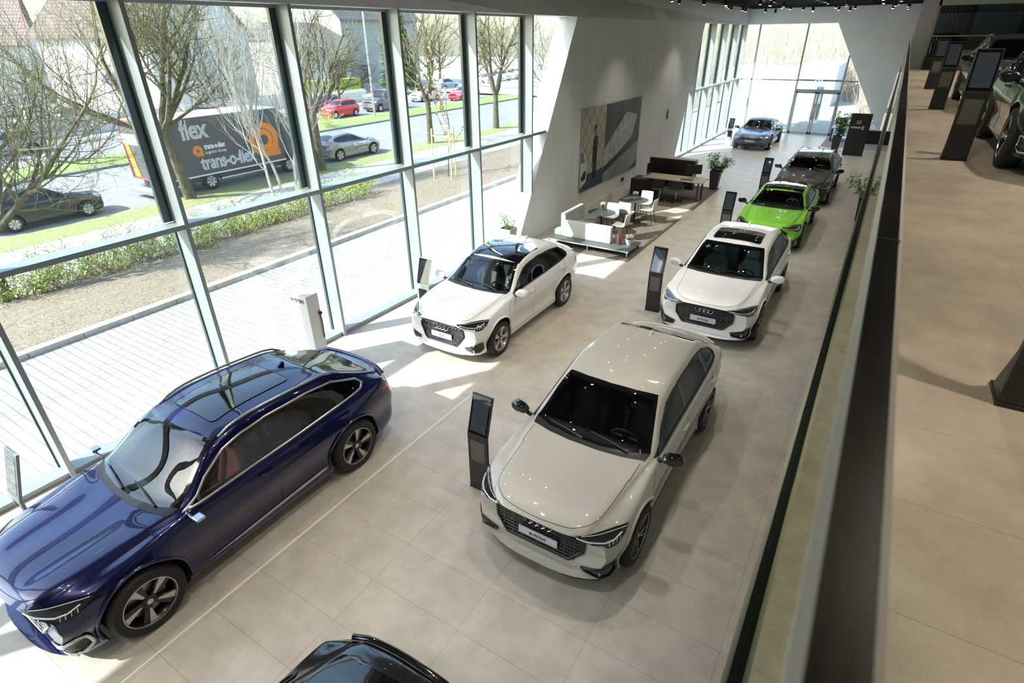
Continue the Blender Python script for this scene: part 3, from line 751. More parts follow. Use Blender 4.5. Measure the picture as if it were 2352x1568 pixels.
    if rails:
        for sg in (1, -1):
            pts = []
            for j in range(15):
                t = j/14; s_ = st+.10+(sr+.35-st-.1)*t; h = C.hit(TOPF, sg*(gw-.045+.02*math.sin(PI*t)), s_, 0)
                if h: pts.append(h+Vector((0, 0, .032 if 0 < j < 14 else .0)))
            MB().tube(pts, .016, 8).build('roof_rail', rails, root, smooth=60)
    if hi:
        h = C.hit(TOPF, 0, sr-.12)
        MB().prism([(h.y-.06, h.z-.01), (h.y+.08, h.z-.012), (h.y+.085, h.z+.042), (h.y+.045, h.z+.045)], 'x', -.02, .02).build('antenna_fin', paint if spoiler != 'black' else M_black, root, bevel=.005)
        # panel gaps
        g = MB(); gapm = P('panel_gap', (.008, .008, .008), .6)
        hood = smoothpts([(-W*.745, sc-.01), (-W*.735, sc-.3), (-W*.72, sc*.2), (-W*.66, -fo*.55), (-W*.5, -fo*.8), (-W*.2, -fo*.88), (W*.2, -fo*.88), (W*.5, -fo*.8), (W*.66, -fo*.55), (W*.72, sc*.2), (W*.735, sc-.3), (W*.745, sc-.01)])
        C.line(hood, TOPF, .0035, '', None, None, 0, 4, g)
        zb_ = S['zb']; mid = (splits or (1.47,))[0]
        for sg in (1, -1):
            F = SIDEF(sg)
            C.line(smoothpts([(sc+.02, S['zbelt'](sc)-.02), (sc-.12, .8), (sc-.16, .5), (sc-.1, zb_+.12)]), F, .003, '', None, None, 0, 4, g)
            C.line([(mid+.0, S['zbelt'](mid)+.0), (mid-.02, zb_+.12)], F, .003, '', None, None, 0, 4, g)
            if len(splits or ()) != 1 or True:
                wbm = S['wb']; C.line(smoothpts([(wbm-.02, S['zbelt'](wbm)), (wbm-.12, .86), (wbm-.36, .6), (wbm-.42, zb_+.12)]), F, .003, '', None, None, 0, 4, g)
            C.line([(sc-.1, zb_+.12), (S['wb']-.42, zb_+.12)], F, .003, '', None, None, 0, 4, g)
        g.build('panel_gaps', gapm, root)
        # sill insert + handles
        for sg in (1, -1):
            F = SIDEF(sg)
            if sill: C.panel([(.62, zb_+.125), (1.2, zb_+.105), (wbm-.55, zb_+.15), (wbm-.5, zb_+.19), (1.5, zb_+.155)], F, .008, 'sill_trim', sill, root, .06, thick=.004)
            if lower: C.panel([(R+.05, zb_+.01), (S['wb']-R-.05, zb_+.01), (S['wb']-R-.06, zb_+.085), (R+.06, zb_+.085)], F, .004, 'lower_sill', lower, root, .05)
            for hy in (mid-.16, S['wb']-.12) if len(splits or (1, 2)) > 1 or True else (mid-.16,):
                hz = S['zbelt'](hy)-.115; p = [C.hit(F, hy-.10, hz, .0), C.hit(F, hy-.07, hz+.003, .035), C.hit(F, hy+.07, hz+.008, .035), C.hit(F, hy+.10, hz+.008, 0)]
                if all(p): MB().tube(p, [.012, .016, .016, .012], 8).build('door_handle', paint if handles == 'paint' else handles, root, smooth=70)
        C.panel(ccw([(-W*.80, sc+.17), (-W*.55, sc+.065), (-W*.2, sc+.005), (W*.2, sc+.005), (W*.55, sc+.065), (W*.80, sc+.17), (W*.78, sc+.04), (W*.5, sc-.03), (W*.2, sc-.065), (-W*.2, sc-.065), (-W*.5, sc-.03), (-W*.78, sc+.04)]), TOPF, .004, 'cowl', M_black, root, .06)
        # wipers
        for x0, x1 in ((-W*.05, -W*.62), (W*.55, .02)):
            a = C.hit(TOPF, x0, sc+.02+(x0/W)**2*.12, .02); b2 = C.hit(TOPF, x1, sc+.14, .02)
            if a and b2: MB().tube([a, (a+b2)/2+Vector((0, 0, .012)), b2], [.014, .010, .006], 6).build('wiper', M_black, root)
    # mirrors
    mm = {'paint': paint, 'black': M_blackgloss, 'stalk': M_blackgloss}[mirror]
    for sg in (1, -1):
        zy = sc+.20; zz = S['b0']+.055; hx = C.hit(SIDEF(sg), zy, S['b0']-.02)
        bx = hx.x if hx else sg*W*.92
        if mirror == 'stalk':
            o = MB().tube([(bx-sg*.02, zy, zz-.04), (bx+sg*.10, zy-.02, zz-.02), (bx+sg*.20, zy+.0, zz)], [.018, .022, .022], 8).build('mirror_camera', M_blackgloss, root, smooth=60)
            MB().box(bx+sg*.13 if sg > 0 else bx-.24, bx+.24 if sg > 0 else bx-.13, zy-.045, zy+.055, zz-.008, zz+.026).build('mirror_cap', M_alu, o, bevel=.01)
        else:
            mb = MB(); Mm = Matrix.Translation((bx+sg*.145, zy+.01, zz+.03)) @ Matrix.Rotation(sg*.18, 4, 'Z')
            prof = [(-.125, -.045), (.04, -.075), (.125, -.04), (.135, .03), (.08, .078), (-.06, .070), (-.13, .02)]
            if sg < 0: prof = [(-a, b) for a, b in prof][::-1]
            mb.prism(prof, 'y', -.095, .035, Mm)
            o = mb.build('mirror', mm, root, bevel=.038, smooth=70)
            MB().tube([(bx-sg*.03, zy-.01, zz-.05), (bx+sg*.08, zy, zz-.03)], [.03, .025], 8).build('mirror_stem', M_black, o, smooth=60)
    # wheels
    x = W-S['ww']/2-.008
    for yy in (0, S['wb']):
        for sg in (1, -1): wheel(root, sg*x, yy, R, S['ww'], rim, sg)
    # wheel arch trim
    if arch:
        for yy in (0, S['wb']):
            for sg in (1, -1):
                pts = []
                for j in range(25):
                    a = math.radians(-12)+math.radians(204)*j/24; u, v = yy+(R+.080)*math.cos(a), R+(R+.080)*math.sin(a)
                    h = C.hit(SIDEF(sg), u, max(v, S['zb']+.03), .0)
                    if h: pts.append(h)
                if len(pts) > 5: MB().tube(pts, .022, 6).build('wheel_arch_trim', arch, root, smooth=60)
    FRONTS[front](C, S, root, paint, plate, grillem, framem, grey_plate)
    # tail lights
    zt = S['zt']
    for sg in (1, -1):
        C.panel([(W*.36*1 if sg > 0 else -W*.92, zt-.22), (W*.92 if sg > 0 else -W*.36, zt-.20), (W*.92 if sg > 0 else -W*.36, zt-.12), (W*.40 if sg > 0 else -W*.92, zt-.13)], REARF, .004, 'tail_light', P('tail_red', (.30, .008, .012), .15, coat=1), root, .06)
        C.panel([(T-.42, zt-.19), (T-.18, zt-.22), (T-.18, zt-.13), (T-.40, zt-.15)], SIDEF(sg), .004, 'tail_light', MATS['tail_red'], root, .05)
    if spoiler:
        pts = []
        for j in range(21):
            u = -W*.72+W*1.44*j/20; h = C.hit(TOPF, u, se+.10-.10*abs(u/W)**3*2, 0)
            if h: pts.append(h+Vector((0, .03, .012)))
        MB().tube(pts, .026, 8).build('spoiler', M_blackgloss if spoiler == 'black' else paint, root, smooth=60)
    # interior
    if hi and cabin and seatm:
        for sg in (1, -1): seat_mesh(root, sg*.37, st-.0, .42, seatm)
        seat_mesh(root, -.36, st+.95, .42, seatm, 'rear_seat', .56); seat_mesh(root, .36, st+.95, .42, seatm, 'rear_seat', .56)
        dm = P('dash_dark', (.035, .036, .038), .6)
        mb = MB().prism([(sc+.12, .6), (st-.42, .6), (st-.38, .92), (st-.44, 1.0), (sc+.25, S['zc']-.05), (sc+.12, S['zc']-.1)], 'x', -W+.12, W-.12); mb.build('dashboard', dm, root, bevel=.02)
        C2 = Matrix.Translation((.37, st-.34, .99)) @ Matrix.Rotation(math.radians(-65), 4, 'X'); pts = [C2 @ Vector((.185*math.cos(2*PI*j/24), .185*math.sin(2*PI*j/24), 0)) for j in range(25)]
        mb = MB().tube(pts, .016, 8); mb.box(-.17, .17, -.03, .03, -.012, .012, C2); mb.box(-.03, .03, -.17, .0, -.012, .012, C2); mb.build('steering_wheel', M_dark, root, smooth=60)
    return root
def smoothdlo(S):
    sc, st, sp, sr, se = (S[k] for k in ('sc', 'st', 'sp', 'sr', 'se')); zb = S['zbelt']; ze = S['zedge']
    e = se-.42 if not S.get('wagon') else S['sr']+.30
    low = [(sc+.16, zb(sc+.16)+.022)]+[(s, zb(s)+.022) for s in (sc+.5, (st+sr)/2, sr)]+[(e-.1, zb(e-.1)+.035)]
    up = [(e, zb(e)+.075), (e-.07, min(ze(e-.07)-.05, zb(e)+.16))]+[(s, ze(s)-.062) for s in (sr+.12, sr-.25, sp+.1, sp-.25, st+.05)]+[(st-.25, ze(st-.25)-.055), (sc+.36, ze(sc+.36)-.045)]
    return low+up
M_cg = glass('car_glass', (.50, .56, .55), 1.5, 0, .03, 1.2)
M_cgs = glass('car_glass_tinted', (.16, .18, .18), 1.5, 0, .05, 1.2)
M_cgo = P('car_glass_dark', (.008, .009, .010), .03, coat=.3)
M_lampclear = P('headlight_clear', (.035, .038, .042), .06, .4, coat=1)
M_lampstrip = P('headlight_strip', (.85, .88, .92), .2, .2)
M_grille = P('grille_black', (.010, .010, .011), .2, coat=.4)
def slats(C, polyx, z0, z1, n, fr, m, root, r=.006, off=.012, name='grille_slat'):
    mb = MB()
    for j in range(n):
        z = z0+(z1-z0)*j/(n-1); hw = polyx(z); C.line([(-hw, z), (hw, z)], fr, r, '', None, None, off, 5, mb, .08)
    return mb
def plate_obj(C, root, z, w, txt, zs=.055, grey=False):
    h = C.hit(FRONTF, 0, z, .02); hy = h.y-.012
    o = MB().box(-w/2, w/2, hy-.012, hy+.0, z-zs, z+zs).build('number_plate', P('plate_grey', (.62, .63, .63), .4), root, bevel=.003)
    if txt: text('plate_text', txt, .085, P('plate_ink', (.03, .03, .03), .5), o, TM((0, hy-.0135, z), (1, 0, 0), (0, 0, 1)), .001, .001)
    return o
def lamps(C, S, root, d, framem, intake=True):
    for sg in (1, -1):
        F = DIAGF(sg, 40); hl = QD(S, sg, HL_ET, d); q = lambda L: QD(S, sg, L, d)
        C.panel(hl, F, .005, 'headlight', M_lampclear, root, .03); l = list(root.children)[-1]
        C.ring(hl, .010, F, .008, 'headlight_rim', M_blackgloss, l)
        mb = MB(); C.line(q([(.52, -.74, .852), (.66, -.62, .858), (.80, -.48, .866), (.88, -.38, .866)]), F, .004, '', None, None, .010, 5, mb)
        C.line(q([(.50, -.79, .828), (.62, -.74, .80), (.76, -.65, .785), (.83, -.57, .80), (.87, -.47, .84)]), F, .008, '', None, None, .010, 5, mb)
        for k in range(4): C.line(q([(.795+k*.02, -.62+k*.045, .785+k*.012), (.81+k*.02, -.64+k*.045, .75+k*.01)]), F, .004, '', None, None, .010, 4, mb)
        mb.build('headlight_strip', M_lampstrip, l)
        if intake:
            ai = QD(S, sg, AI_ET, d*.5); C.panel(ai, F, .006, 'air_intake', M_grille, root, .04)
            if framem: C.ring(ai, .028, F, .014, 'air_intake_frame', framem, root, thick=.014)
def front_etron(C, S, root, paint, plate, grillem, framem, gp):
    W = S['W']; oct_ = [(-.42, .825), (-.57, .72), (-.56, .55), (-.40, .385), (.40, .385), (.56, .55), (.57, .72), (.42, .825)]
    C.panel(oct_, FRONTF, .006, 'grille', M_grille, root, .05); C.ring(oct_, .03, FRONTF, .014, 'grille_frame', framem or M_blackgloss, root, thick=.018)
    hwf = lambda z: .54-(.18*max(0, (z-.70)/.10))-(.17*max(0, (.55-z)/.165))
    mb = slats(C, hwf, .42, .79, 11, FRONTF, None, root, .0045, .016)
    for x in (-.45, -.33, -.21, .21, .33, .45, 0): C.line([(x, .42), (x, .77)], FRONTF, .007, '', None, None, .012, 5, mb, .06)
    mb.build('grille_slats', grillem or P('slat_grey', (.10, .10, .105), .3, .5), root)
    h = C.hit(FRONTF, 0, .72, 0); rings(root, TM((0, h.y-.04, .735), (1, 0, 0), (0, .10, 1)), .058, .079, thick=.0085)
    plate_obj(C, root, .525, .50, plate, grey=gp)
    lamps(C, S, root, 0, framem)
    mb = MB(); C.line([(-W*.76, .212), (W*.76, .212)], FRONTF, .024, '', None, None, .012, 6, mb); mb.build('front_lip', framem or M_blackgloss, root, smooth=60)
def front_hex(C, S, root, paint, plate, grillem, framem, gp, z0=.33, z1=.80, hw=.46, honey=True, ringz=.69, pz=.50):
    W = S['W']; zs = z1-z0
    oct_ = [(-hw*.86, z1), (-hw*1.12, z1-zs*.28), (-hw*1.12, z1-zs*.5), (-hw*.78, z0), (hw*.78, z0), (hw*1.12, z1-zs*.5), (hw*1.12, z1-zs*.28), (hw*.86, z1)]
    C.panel(oct_, FRONTF, .006, 'grille', M_grille, root, .05); C.ring(oct_, .03, FRONTF, .013, 'grille_frame', framem or M_blackgloss, root, thick=.016)
    mb = MB(); k = 0; z = z0+.04
    while z < z1-.02:
        lim = hw*1.05 if z > z0+zs*.5 else hw*(.74+.3*(z-z0)/(zs*.5)); x = -lim+(.035 if k % 2 else 0)
        while x < lim-.03:
            pts = [(x, z), (x+.018, z+.013), (x+.052, z+.013), (x+.07, z), (x+.052, z-.013), (x+.018, z-.013), (x, z)]
            C.line(pts, FRONTF, .0035, '', None, None, .012, 3, mb, .2); x += .07
        z += .034; k += 1
    mb.build('grille_mesh', grillem or P('grille_mesh', (.30, .30, .31), .25, .9), root)
    h = C.hit(FRONTF, 0, ringz, 0); rings(root, TM((0, h.y-.05, ringz), (1, 0, 0), (0, .12, 1)), .058, .077, thick=.008)
    plate_obj(C, root, pz, .48, plate)
    lamps(C, S, root, z1-.80, None)
    mb = MB(); C.line([(-W*.74, .205), (W*.74, .205)], FRONTF, .018, '', None, None, .010, 6, mb); mb.build('front_lip', M_blackgloss, root, smooth=60)
def front_rs(C, S, root, paint, plate, grillem, framem, gp): front_hex(C, S, root, paint, plate, M_black, M_blackgloss, gp, .27, .68, .50, True, .60, .40)
def front_gt(C, S, root, paint, plate, grillem, framem, gp):
    W = S['W']
    C.panel([(-.46, .62), (-.58, .54), (-.40, .33), (.40, .33), (.58, .54), (.46, .62)], FRONTF, .006, 'grille', paint, root, .05)
    C.panel([(-.62, .66), (-.64, .61), (.64, .61), (.62, .66)], FRONTF, .008, 'grille_band', M_grille, root, .06)
    C.panel([(-.42, .31), (-.34, .24), (.34, .24), (.42, .31)], FRONTF, .006, 'air_intake', M_grille, root, .06)
    h = C.hit(FRONTF, 0, .60, 0); rings(root, TM((0, h.y-.03, .60), (1, 0, 0), (0, .12, 1)), .045, .062, m=M_black)
    plate_obj(C, root, .47, .5, '')
    lamps(C, S, root, -.16, None)
def front_plain(C, S, root, paint, plate, grillem, framem, gp):
    W = S['W']; zh = S['ztop'](0)
    C.panel([(-W*.45, zh-.24), (-W*.42, zh-.32), (W*.42, zh-.32), (W*.45, zh-.24)], FRONTF, .006, 'grille', M_grille, root, .08)
    C.panel([(-W*.55, .38), (-W*.5, .26), (W*.5, .26), (W*.55, .38)], FRONTF, .006, 'air_intake', M_grille, root, .08)
    for sg in (1, -1): C.panel(QD(S, sg, HL_ET, zh-1.04), DIAGF(sg, 40), .006, 'headlight', P('lamp_plain', (.55, .57, .6), .15, .3), root, .06)
FRONTS = dict(etron=front_etron, hex=front_hex, rs=front_rs, gt=front_gt, plain=front_plain)
SP_ET = mkspec(2.928, .90, 1.07, .968, 1.616, .875, 1.01, 1.07, .44, 1.20, 1.75, 2.74, 3.76, 1.165, 1.125, 1.015, 1.10, .66, .386, nose=.36)
SP_Q3 = mkspec(2.68, .84, .98, .925, 1.567, .85, 1.01, 1.08, .42, 1.12, 1.65, 2.55, 3.38, 1.16, 1.10, 1.01, 1.09, .63, .355, .235, nose=.33)
SP_RS = mkspec(2.77, .87, 1.08, .930, 1.37, .70, .87, .93, .56, 1.28, 1.7, 2.45, 3.45, 1.03, .99, .89, .97, .60, .35, .26, .15, nose=.34)
SP_AV = mkspec(2.93, .90, 1.15, .975, 1.47, .74, .92, .98, .56, 1.30, 1.9, 3.2, 3.85, 1.12, 1.05, .94, 1.01, .63, .37, .27, .15, nose=.34)
SP_GT = mkspec(2.90, .94, 1.14, .98, 1.41, .66, .86, .92, .52, 1.28, 1.7, 2.5, 3.6, 1.03, .98, .88, .98, .61, .365, .27, .15, nose=.36)
def paint(name, c, metal=.35, flake=True, rough=.32): return P(name, c, rough, metal, coat=1.0)
PB = paint('paint_navy', (.0015, .004, .060), .5, rough=.24)
PG = paint('paint_sand', (.50, .475, .425), .05, rough=.45)
PW = paint('paint_white', (.86, .86, .85), .0, rough=.4)
PW2 = paint('paint_white_pearl', (.84, .84, .82), .0, rough=.4)
PL = paint('paint_lime', (.20, .62, .012), .0, rough=.4)
PD = paint('paint_brown_black', (.035, .028, .022), .5, rough=.3)
PK = paint('paint_black', (.005, .005, .006), .1, rough=.3)
PGT = paint('paint_slate', (.13, .16, .22), .6, rough=.32)
M_red = P('seat_red', (.42, .09, .075), .55); M_teal = P('seat_teal', (.24, .36, .38), .6); M_greyseat = P('seat_grey', (.32, .33, .33), .6); M_blackseat = P('seat_black', (.03, .03, .032), .6)
SPL = (1.72, 2.70)
make_car('etron', SP_ET, (-6.165, 1.19, 0), math.radians(.4), 'large dark blue coupe-shaped suv in the foreground beside the window front', PB, rim='blade', sunroof='long', rails=M_alu, mirror='stalk', seatm=M_red, trim=M_alu, plate='', arch=PB, grillem=M_alu, framem=M_alu, splits=SPL, sill=M_alu, spoiler=True, handles=PB)
make_car('etron', SP_ET, (-2.175, 4.66, 0), 0, 'sand beige coupe-shaped suv with black mirrors in the middle of the hall', PG, rim='vee', mirror='black', seatm=M_blackseat, plate='e-tron', arch=PG, splits=SPL, lower=M_blackgloss, spoiler=True)
make_car('etron', SP_ET, (-2.10, 11.12, 0), 0, 'white coupe-shaped suv with a dark sunroof in front of the green car', PW, rim='vee', sunroof='short', seatm=M_teal, plate='e-tron', arch=PW, splits=SPL, spoiler=True)
make_car('q3', SP_Q3, (-6.17, 7.93, 0), 0, 'white compact suv with a black glass roof front beside the window front', PW2, rim='five', front='hex', seatm=M_greyseat, plate='Q3', arch=PW2, splits=(1.34, 2.2), spoiler=True, roofpaint='front')
make_car('rs', SP_RS, (-2.12, 17.62, 0), 0, 'bright lime green sports coupe with black roof and black mirrors', PL, rim='vee', front='rs', cabin=True, seatm=M_blackseat, mirror='black', roofpaint=P('roof_gloss_black', (.006, .006, .007), .08, coat=1), splits=(1.5,), spoiler='black')
make_car('avant', SP_AV, (-2.0, 23.35, 0), 0, 'dark brown black sports estate car with black mirrors behind the green car', PD, rim='vee', front='rs', seatm=M_blackseat, mirror='black', rails=M_alu, splits=(1.48, 2.4), spoiler='black')
make_car('gt', SP_GT, (-5.85, 33.9, 0), 0, 'slate blue-grey low sports saloon parked at the far end by the glass corner', PGT, rim='vee', front='gt', seatm=M_blackseat, mirror='black', splits=(1.45, 2.3), spoiler=False)
make_car('etron', SP_ET, (-2.03, -2.06, 0), 0, 'glossy black car at the bottom edge with only its tail and roof end showing', PK, rim='blade', sunroof='long', mirror='paint', seatm=None, splits=SPL, spoiler='black')
make_car('etron', SP_ET, (2.40, 10.5, 3.8), 0, 'glossy black car on the upper floor nearest the camera cut by the right edge', PK, rim='blade', sunroof=None, mirror='paint', seatm=None, splits=SPL, spoiler='black', trim=M_chrome, framem=M_chrome)
make_car('etron', SP_ET, (2.38, 18.2, 3.8), 0, 'glossy black car on the upper floor standing behind the nearest black car', PK, rim='blade', rails=M_black, mirror='paint', seatm=None, splits=SPL, spoiler='black', trim=M_chrome, framem=M_chrome)
# ------------------------------------------------------------------ outdoors
M_paver = tile_mat('pavers', (.30, .29, .27), (.40, .385, .365), (.50, .49, .46), .24, .16, 0, 0, .75, .012, .3, .5, 2.2, .12, band=.12)
M_asph = noisy('asphalt', (.19, .19, .19), (.25, .25, .25), 3, .85, .02)
M_walk = noisy('sidewalk_concrete', (.33, .325, .315), (.40, .39, .38), 2, .85)
M_grass = noisy('grass', (.15, .18, .055), (.30, .295, .14), 7, .95, .2, detail=9, lo=.3, hi=.7)
M_grass2 = noisy('grass_bright', (.13, .21, .04), (.25, .33, .10), 5, .95, .2, detail=9, lo=.3, hi=.7)
M_dirt = noisy('soil_mulch', (.10, .078, .05), (.26, .21, .155), 22, .95, .5, detail=12, lo=.32, hi=.62)
M_kerb = noisy('kerb_stone', (.40, .375, .34), (.52, .49, .45), 6, .85)
M_ground = noisy('far_ground', (.36, .35, .33), (.44, .43, .41), .6, .9)
Y0, Y1 = -25, 75
def strip(name, x0, x1, y0, y1, z, m, t=.25): return struct(MB().box(x0, x1, y0, y1, z-t, z).build(name, m))
strip('pavement', -13.2, -9.05, Y0, 62, -.005, M_paver)
strip('pavement', -9.05, 14, 40.85, 62, -.005, M_paver)
kb = MB()
for k in range(62): kb.box(-13.42, -13.2, -12+k*1.0+.006, -12+k+.994, -.3, .115)
struct(kb.build('kerb', M_kerb, bevel=.012))
def slope(name, pts, m, nx=20, ny=90, amp=.02, seed=1):
    random.seed(seed); vs = []; fs = []
    for j in range(ny+1):
        y = Y0+(Y1-Y0)*j/ny
        for i in range(nx+1):
            t = i/nx; x = pts[0][0]+(pts[-1][0]-pts[0][0])*t; z = 0
            for a, b in zip(pts, pts[1:]):
                if b[0] <= x <= a[0]+1e-6: z = a[1]+(b[1]-a[1])*(x-a[0])/(b[0]-a[0])
            vs.append((x, y, z+random.uniform(-amp, amp)*(0 < i < nx)))
    for j in range(ny):
        for i in range(nx): a = j*(nx+1)+i; fs.append((a, a+1, a+nx+2, a+nx+1))
    return struct(MB().add(vs, fs).build(name, m, smooth=True))
slope('soil_bank', [(-13.42, .06), (-15, -.05), (-17.5, -.35), (-20.2, -.75)], M_dirt, 40, 300, .03)
strip('sidewalk', -24.2, -20.2, Y0, Y1, -.75, M_walk)
slope('verge', [(-24.2, -.745), (-25.2, -.70), (-26.3, -.78)], M_grass, 12, 200, .02, 3)
strip('road', -36.6, -26.3, Y0, Y1+30, -.8, M_asph)
kb = MB().box(-36.7, -36.5, Y0, 90, -.9, -.68).box(-40.7, -40.5, Y0, 90, -.9, -.7); struct(kb.build('kerb', P('kerb_dark', (.22, .21, .2), .9)))
slope('median_strip', [(-36.7, -.67), (-38.6, -.6), (-40.5, -.68)], M_grass2, 14, 200, .02, 5)
strip('road', -50, -40.7, Y0, Y1+40, -.8, M_asph)
strip('far_ground', -190, -50, -60, 190, -.82, M_ground); strip('far_ground', -50, 60, 62, 190, -.35, M_ground)
struct(MB().box(-30.6, -30.48, Y0, Y1, -.8, -.795).build('lane_marking', P('lane_white', (.75, .75, .73), .7)))
# ---- trees
M_bark = noisy('bark', (.045, .037, .024), (.15, .135, .065), 14, .95, .3, stretch=(1, 1, .4))
M_bark2 = noisy('bark_pale', (.34, .31, .26), (.60, .57, .50), 9, .9, .1, stretch=(1, 1, .3))
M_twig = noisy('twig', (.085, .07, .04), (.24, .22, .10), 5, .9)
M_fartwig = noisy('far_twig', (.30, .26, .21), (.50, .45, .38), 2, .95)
def rnd(a=1): return Vector((random.uniform(-a, a), random.uniform(-a, a), random.uniform(-a, a)))
def grow(mb, tw, p, d, L, r, lvl, maxl, n=(6, 5, 5, 4), up=.12, sides=(8, 6, 4, 3, 3), wob=.22, first=.35, taper=.55, spread=.9):
    k = max(3, 6-lvl); pts = [p.copy()]; rs = [r]; q = p.copy(); dd = d.copy()
    for i in range(k):
        dd = (dd+rnd(wob)+Vector((0, 0, up))).normalized(); q = q+dd*(L/k); pts.append(q.copy()); rs.append(r*(1-(1-taper)*(i+1)/k) if lvl < maxl else r*(1-.85*(i+1)/k))
    (mb if lvl < 2 else tw).tube(pts, rs, sides[min(lvl, 4)], cap=False)
    if lvl >= maxl: return
    c = n[min(lvl, len(n)-1)]
    for j in range(c):
        t = first+(1-first)*(j+random.uniform(.1, .9))/c; f = t*k; i = min(k-1, int(f)); b = pts[i].lerp(pts[i+1], f-i)
        ax = (pts[i+1]-pts[i]).normalized(); o = ax.cross(rnd()).normalized()
        nd = (ax*random.uniform(.5, .9)+o*spread*random.uniform(.6, 1.1)).normalized()
        grow(mb, tw, b, nd, L*random.uniform(.48, .72), max(.006, rs[i]*random.uniform(.45, .65)), lvl+1, maxl, n, up, sides, wob, .2, taper, spread)
    grow(mb, tw, pts[-1], dd, L*.6, rs[-1]*.9, lvl+1, maxl, n, up, sides, wob, .2, taper, spread)
def tree(name, label, base, H, r, seed, trunkL=None, maxl=4, n=(6, 5, 4, 4), lean=(0, 0), group=None, bark=None, twig=None, first=.45, limbs=None, cat='tree', spread=.9, up=.12):
    random.seed(seed); t = thing(name, label, cat, base, 0, group); mb = MB(); tw = MB()
    if limbs:
        z = Vector((0, 0, -.1))
        mb.tube([z, Vector((lean[0]*.4, lean[1]*.4, trunkL*.5)), Vector((lean[0], lean[1], trunkL))], [r*1.25, r, r*.9], 10, cap=False)
        for d, L, rr in limbs: grow(mb, tw, Vector((lean[0], lean[1], trunkL-.15)), Vector(d).normalized(), L, rr, 1, maxl, n, up, spread=spread)
    else: grow(mb, tw, Vector((0, 0, -.1)), Vector((lean[0], lean[1], 1)).normalized(), H*.5, r, 0, maxl, n, up, first=first, spread=spread)
    mb.build('trunk', bark or M_bark, t, smooth=60, fixn=False); tw.build('branches', twig or M_twig, t, fixn=False)
    return t
tree('bare_tree', 'large bare tree at the left edge leaning over the black parked estate car', (-18.5, 4.3, -.45), 8, .16, 11, trunkL=1.6, limbs=[((-.3, .75, .55), 3.3, .10), ((.1, .8, .75), 3.2, .09), ((-.5, .4, .8), 3.0, .09), ((-.7, .75, .35), 3.2, .08), ((0, -.3, 1), 3, .09), ((-.2, .55, 1), 3.3, .09), ((.3, .9, .4), 2.6, .07)], maxl=5, n=(6, 5, 5, 4, 3))
tree('bare_tree', 'thick bare tree rising in front of the rear half of the delivery truck', (-25.5, 13.55, -.74), 9, .21, 5, trunkL=3.0, lean=(0, -.42), limbs=[((0, .25, 1), 4.0, .15), ((0, .9, .7), 3.8, .13), ((-.3, -.8, .75), 3.9, .13), ((.5, .3, .8), 3.2, .10), ((-.5, .6, .6), 3.2, .10), ((.3, -.9, .35), 3.4, .09), ((0, 1, .35), 3.2, .08), ((0, -1, .12), 3.0, .08)], maxl=5, n=(6, 5, 5, 4, 3))
tree('bare_tree', 'forked bare tree standing behind the grey parked car, between delivery truck and street', (-25.1, 20.7, -.74), 8, .19, 8, trunkL=3.0, lean=(0, .0), limbs=[((.1, .7, .55), 2.6, .12), ((-.1, -.3, 1), 3.0, .12), ((0, .3, 1), 3.2, .1), ((0, 1, .5), 3.0, .09), ((-.4, .2, .9), 2.8, .09)], maxl=4, n=(6, 5, 5, 4))
tree('bare_tree', 'forked bare tree behind the young staked tree', (-25.5, 30.4, -.74), 9, .19, 21, trunkL=2.6, limbs=[((0, -.5, .9), 3.6, .13), ((0, .4, 1), 3.6, .13), ((.3, .1, 1), 3.4, .1), ((-.3, .7, .7), 3, .09)], maxl=4, n=(6, 6, 5, 4))
tree('bare_tree', 'tall forked bare tree seen through the last tall pane before the slanted wall', (-25.4, 38.2, -.74), 9, .21, 33, trunkL=2.4, limbs=[((0, -.5, .9), 3.8, .14), ((0, .35, 1), 4.0, .15), ((.3, .5, .8), 3.4, .1), ((-.3, -.1, 1), 3.4, .1)], maxl=4, n=(6, 6, 5, 4))
for k, (x, y, s_, h) in enumerate(((-22.4, 15.6, 3, 8.5), (-22.3, 15.95, 4, 9.0), (-22.1, 16.6, 6, 8.5), (-21.9, 17.4, 9, 8.0))):
    tree('young_tree', ['leftmost pale slender young tree in front of the truck lettering', 'second pale slender young tree from the left, in front of the truck', 'pale slender young tree in front of the orange truck logo', 'rightmost pale slender young tree, in front of the truck cab'][k], (x, y, -.72), h, .065, s_+40, maxl=3, n=(9, 6, 4), bark=M_bark2, twig=M_bark2, first=.25, lean=(0, (k-1.6)*.07), group='slender young trees by the truck', spread=.5, up=.25)
# staked sapling
st = thing('staked_sapling', 'young tree with withered leaves held by a frame of wooden stakes', 'tree', (-16.5, 20.7, -.24))
random.seed(70); mb, tw = MB(), MB(); grow(mb, tw, Vector((0, 0, -.05)), Vector((0, 0, 1)), 3.0, .028, 1, 3, (9, 6, 4), .2, spread=.55); mb2 = MB()
lv = MB()
for v in tw.v[::2]:
    if random.random() < .8 and v[2] > 1.9:
        p = Vector(v)+rnd(.08); a = rnd(1).normalized()*.075; b = a.cross(rnd()).normalized()*.05; lv.add([p-a, p+b, p+a, p-b], [(0, 1, 2, 3)])
mb.build('trunk', M_bark, st, fixn=False); tw.build('branches', M_twig, st, fixn=False); lv.build('withered_leaves', noisy('withered_leaf', (.35, .24, .13), (.55, .42, .28), 9, .8), st, fixn=False)
M_stake = noisy('stake_wood', (.50, .36, .20), (.66, .52, .33), 8, .8, stretch=(1, 1, .2))
sk = [(-.45, -.45), (.5, -.35), (.05, .55)]
for a, b in sk: MB().tube([(a, b, -.1), (a*.95, b*.95, 2.2)], .04, 8).build('stake', M_stake, st, smooth=60)
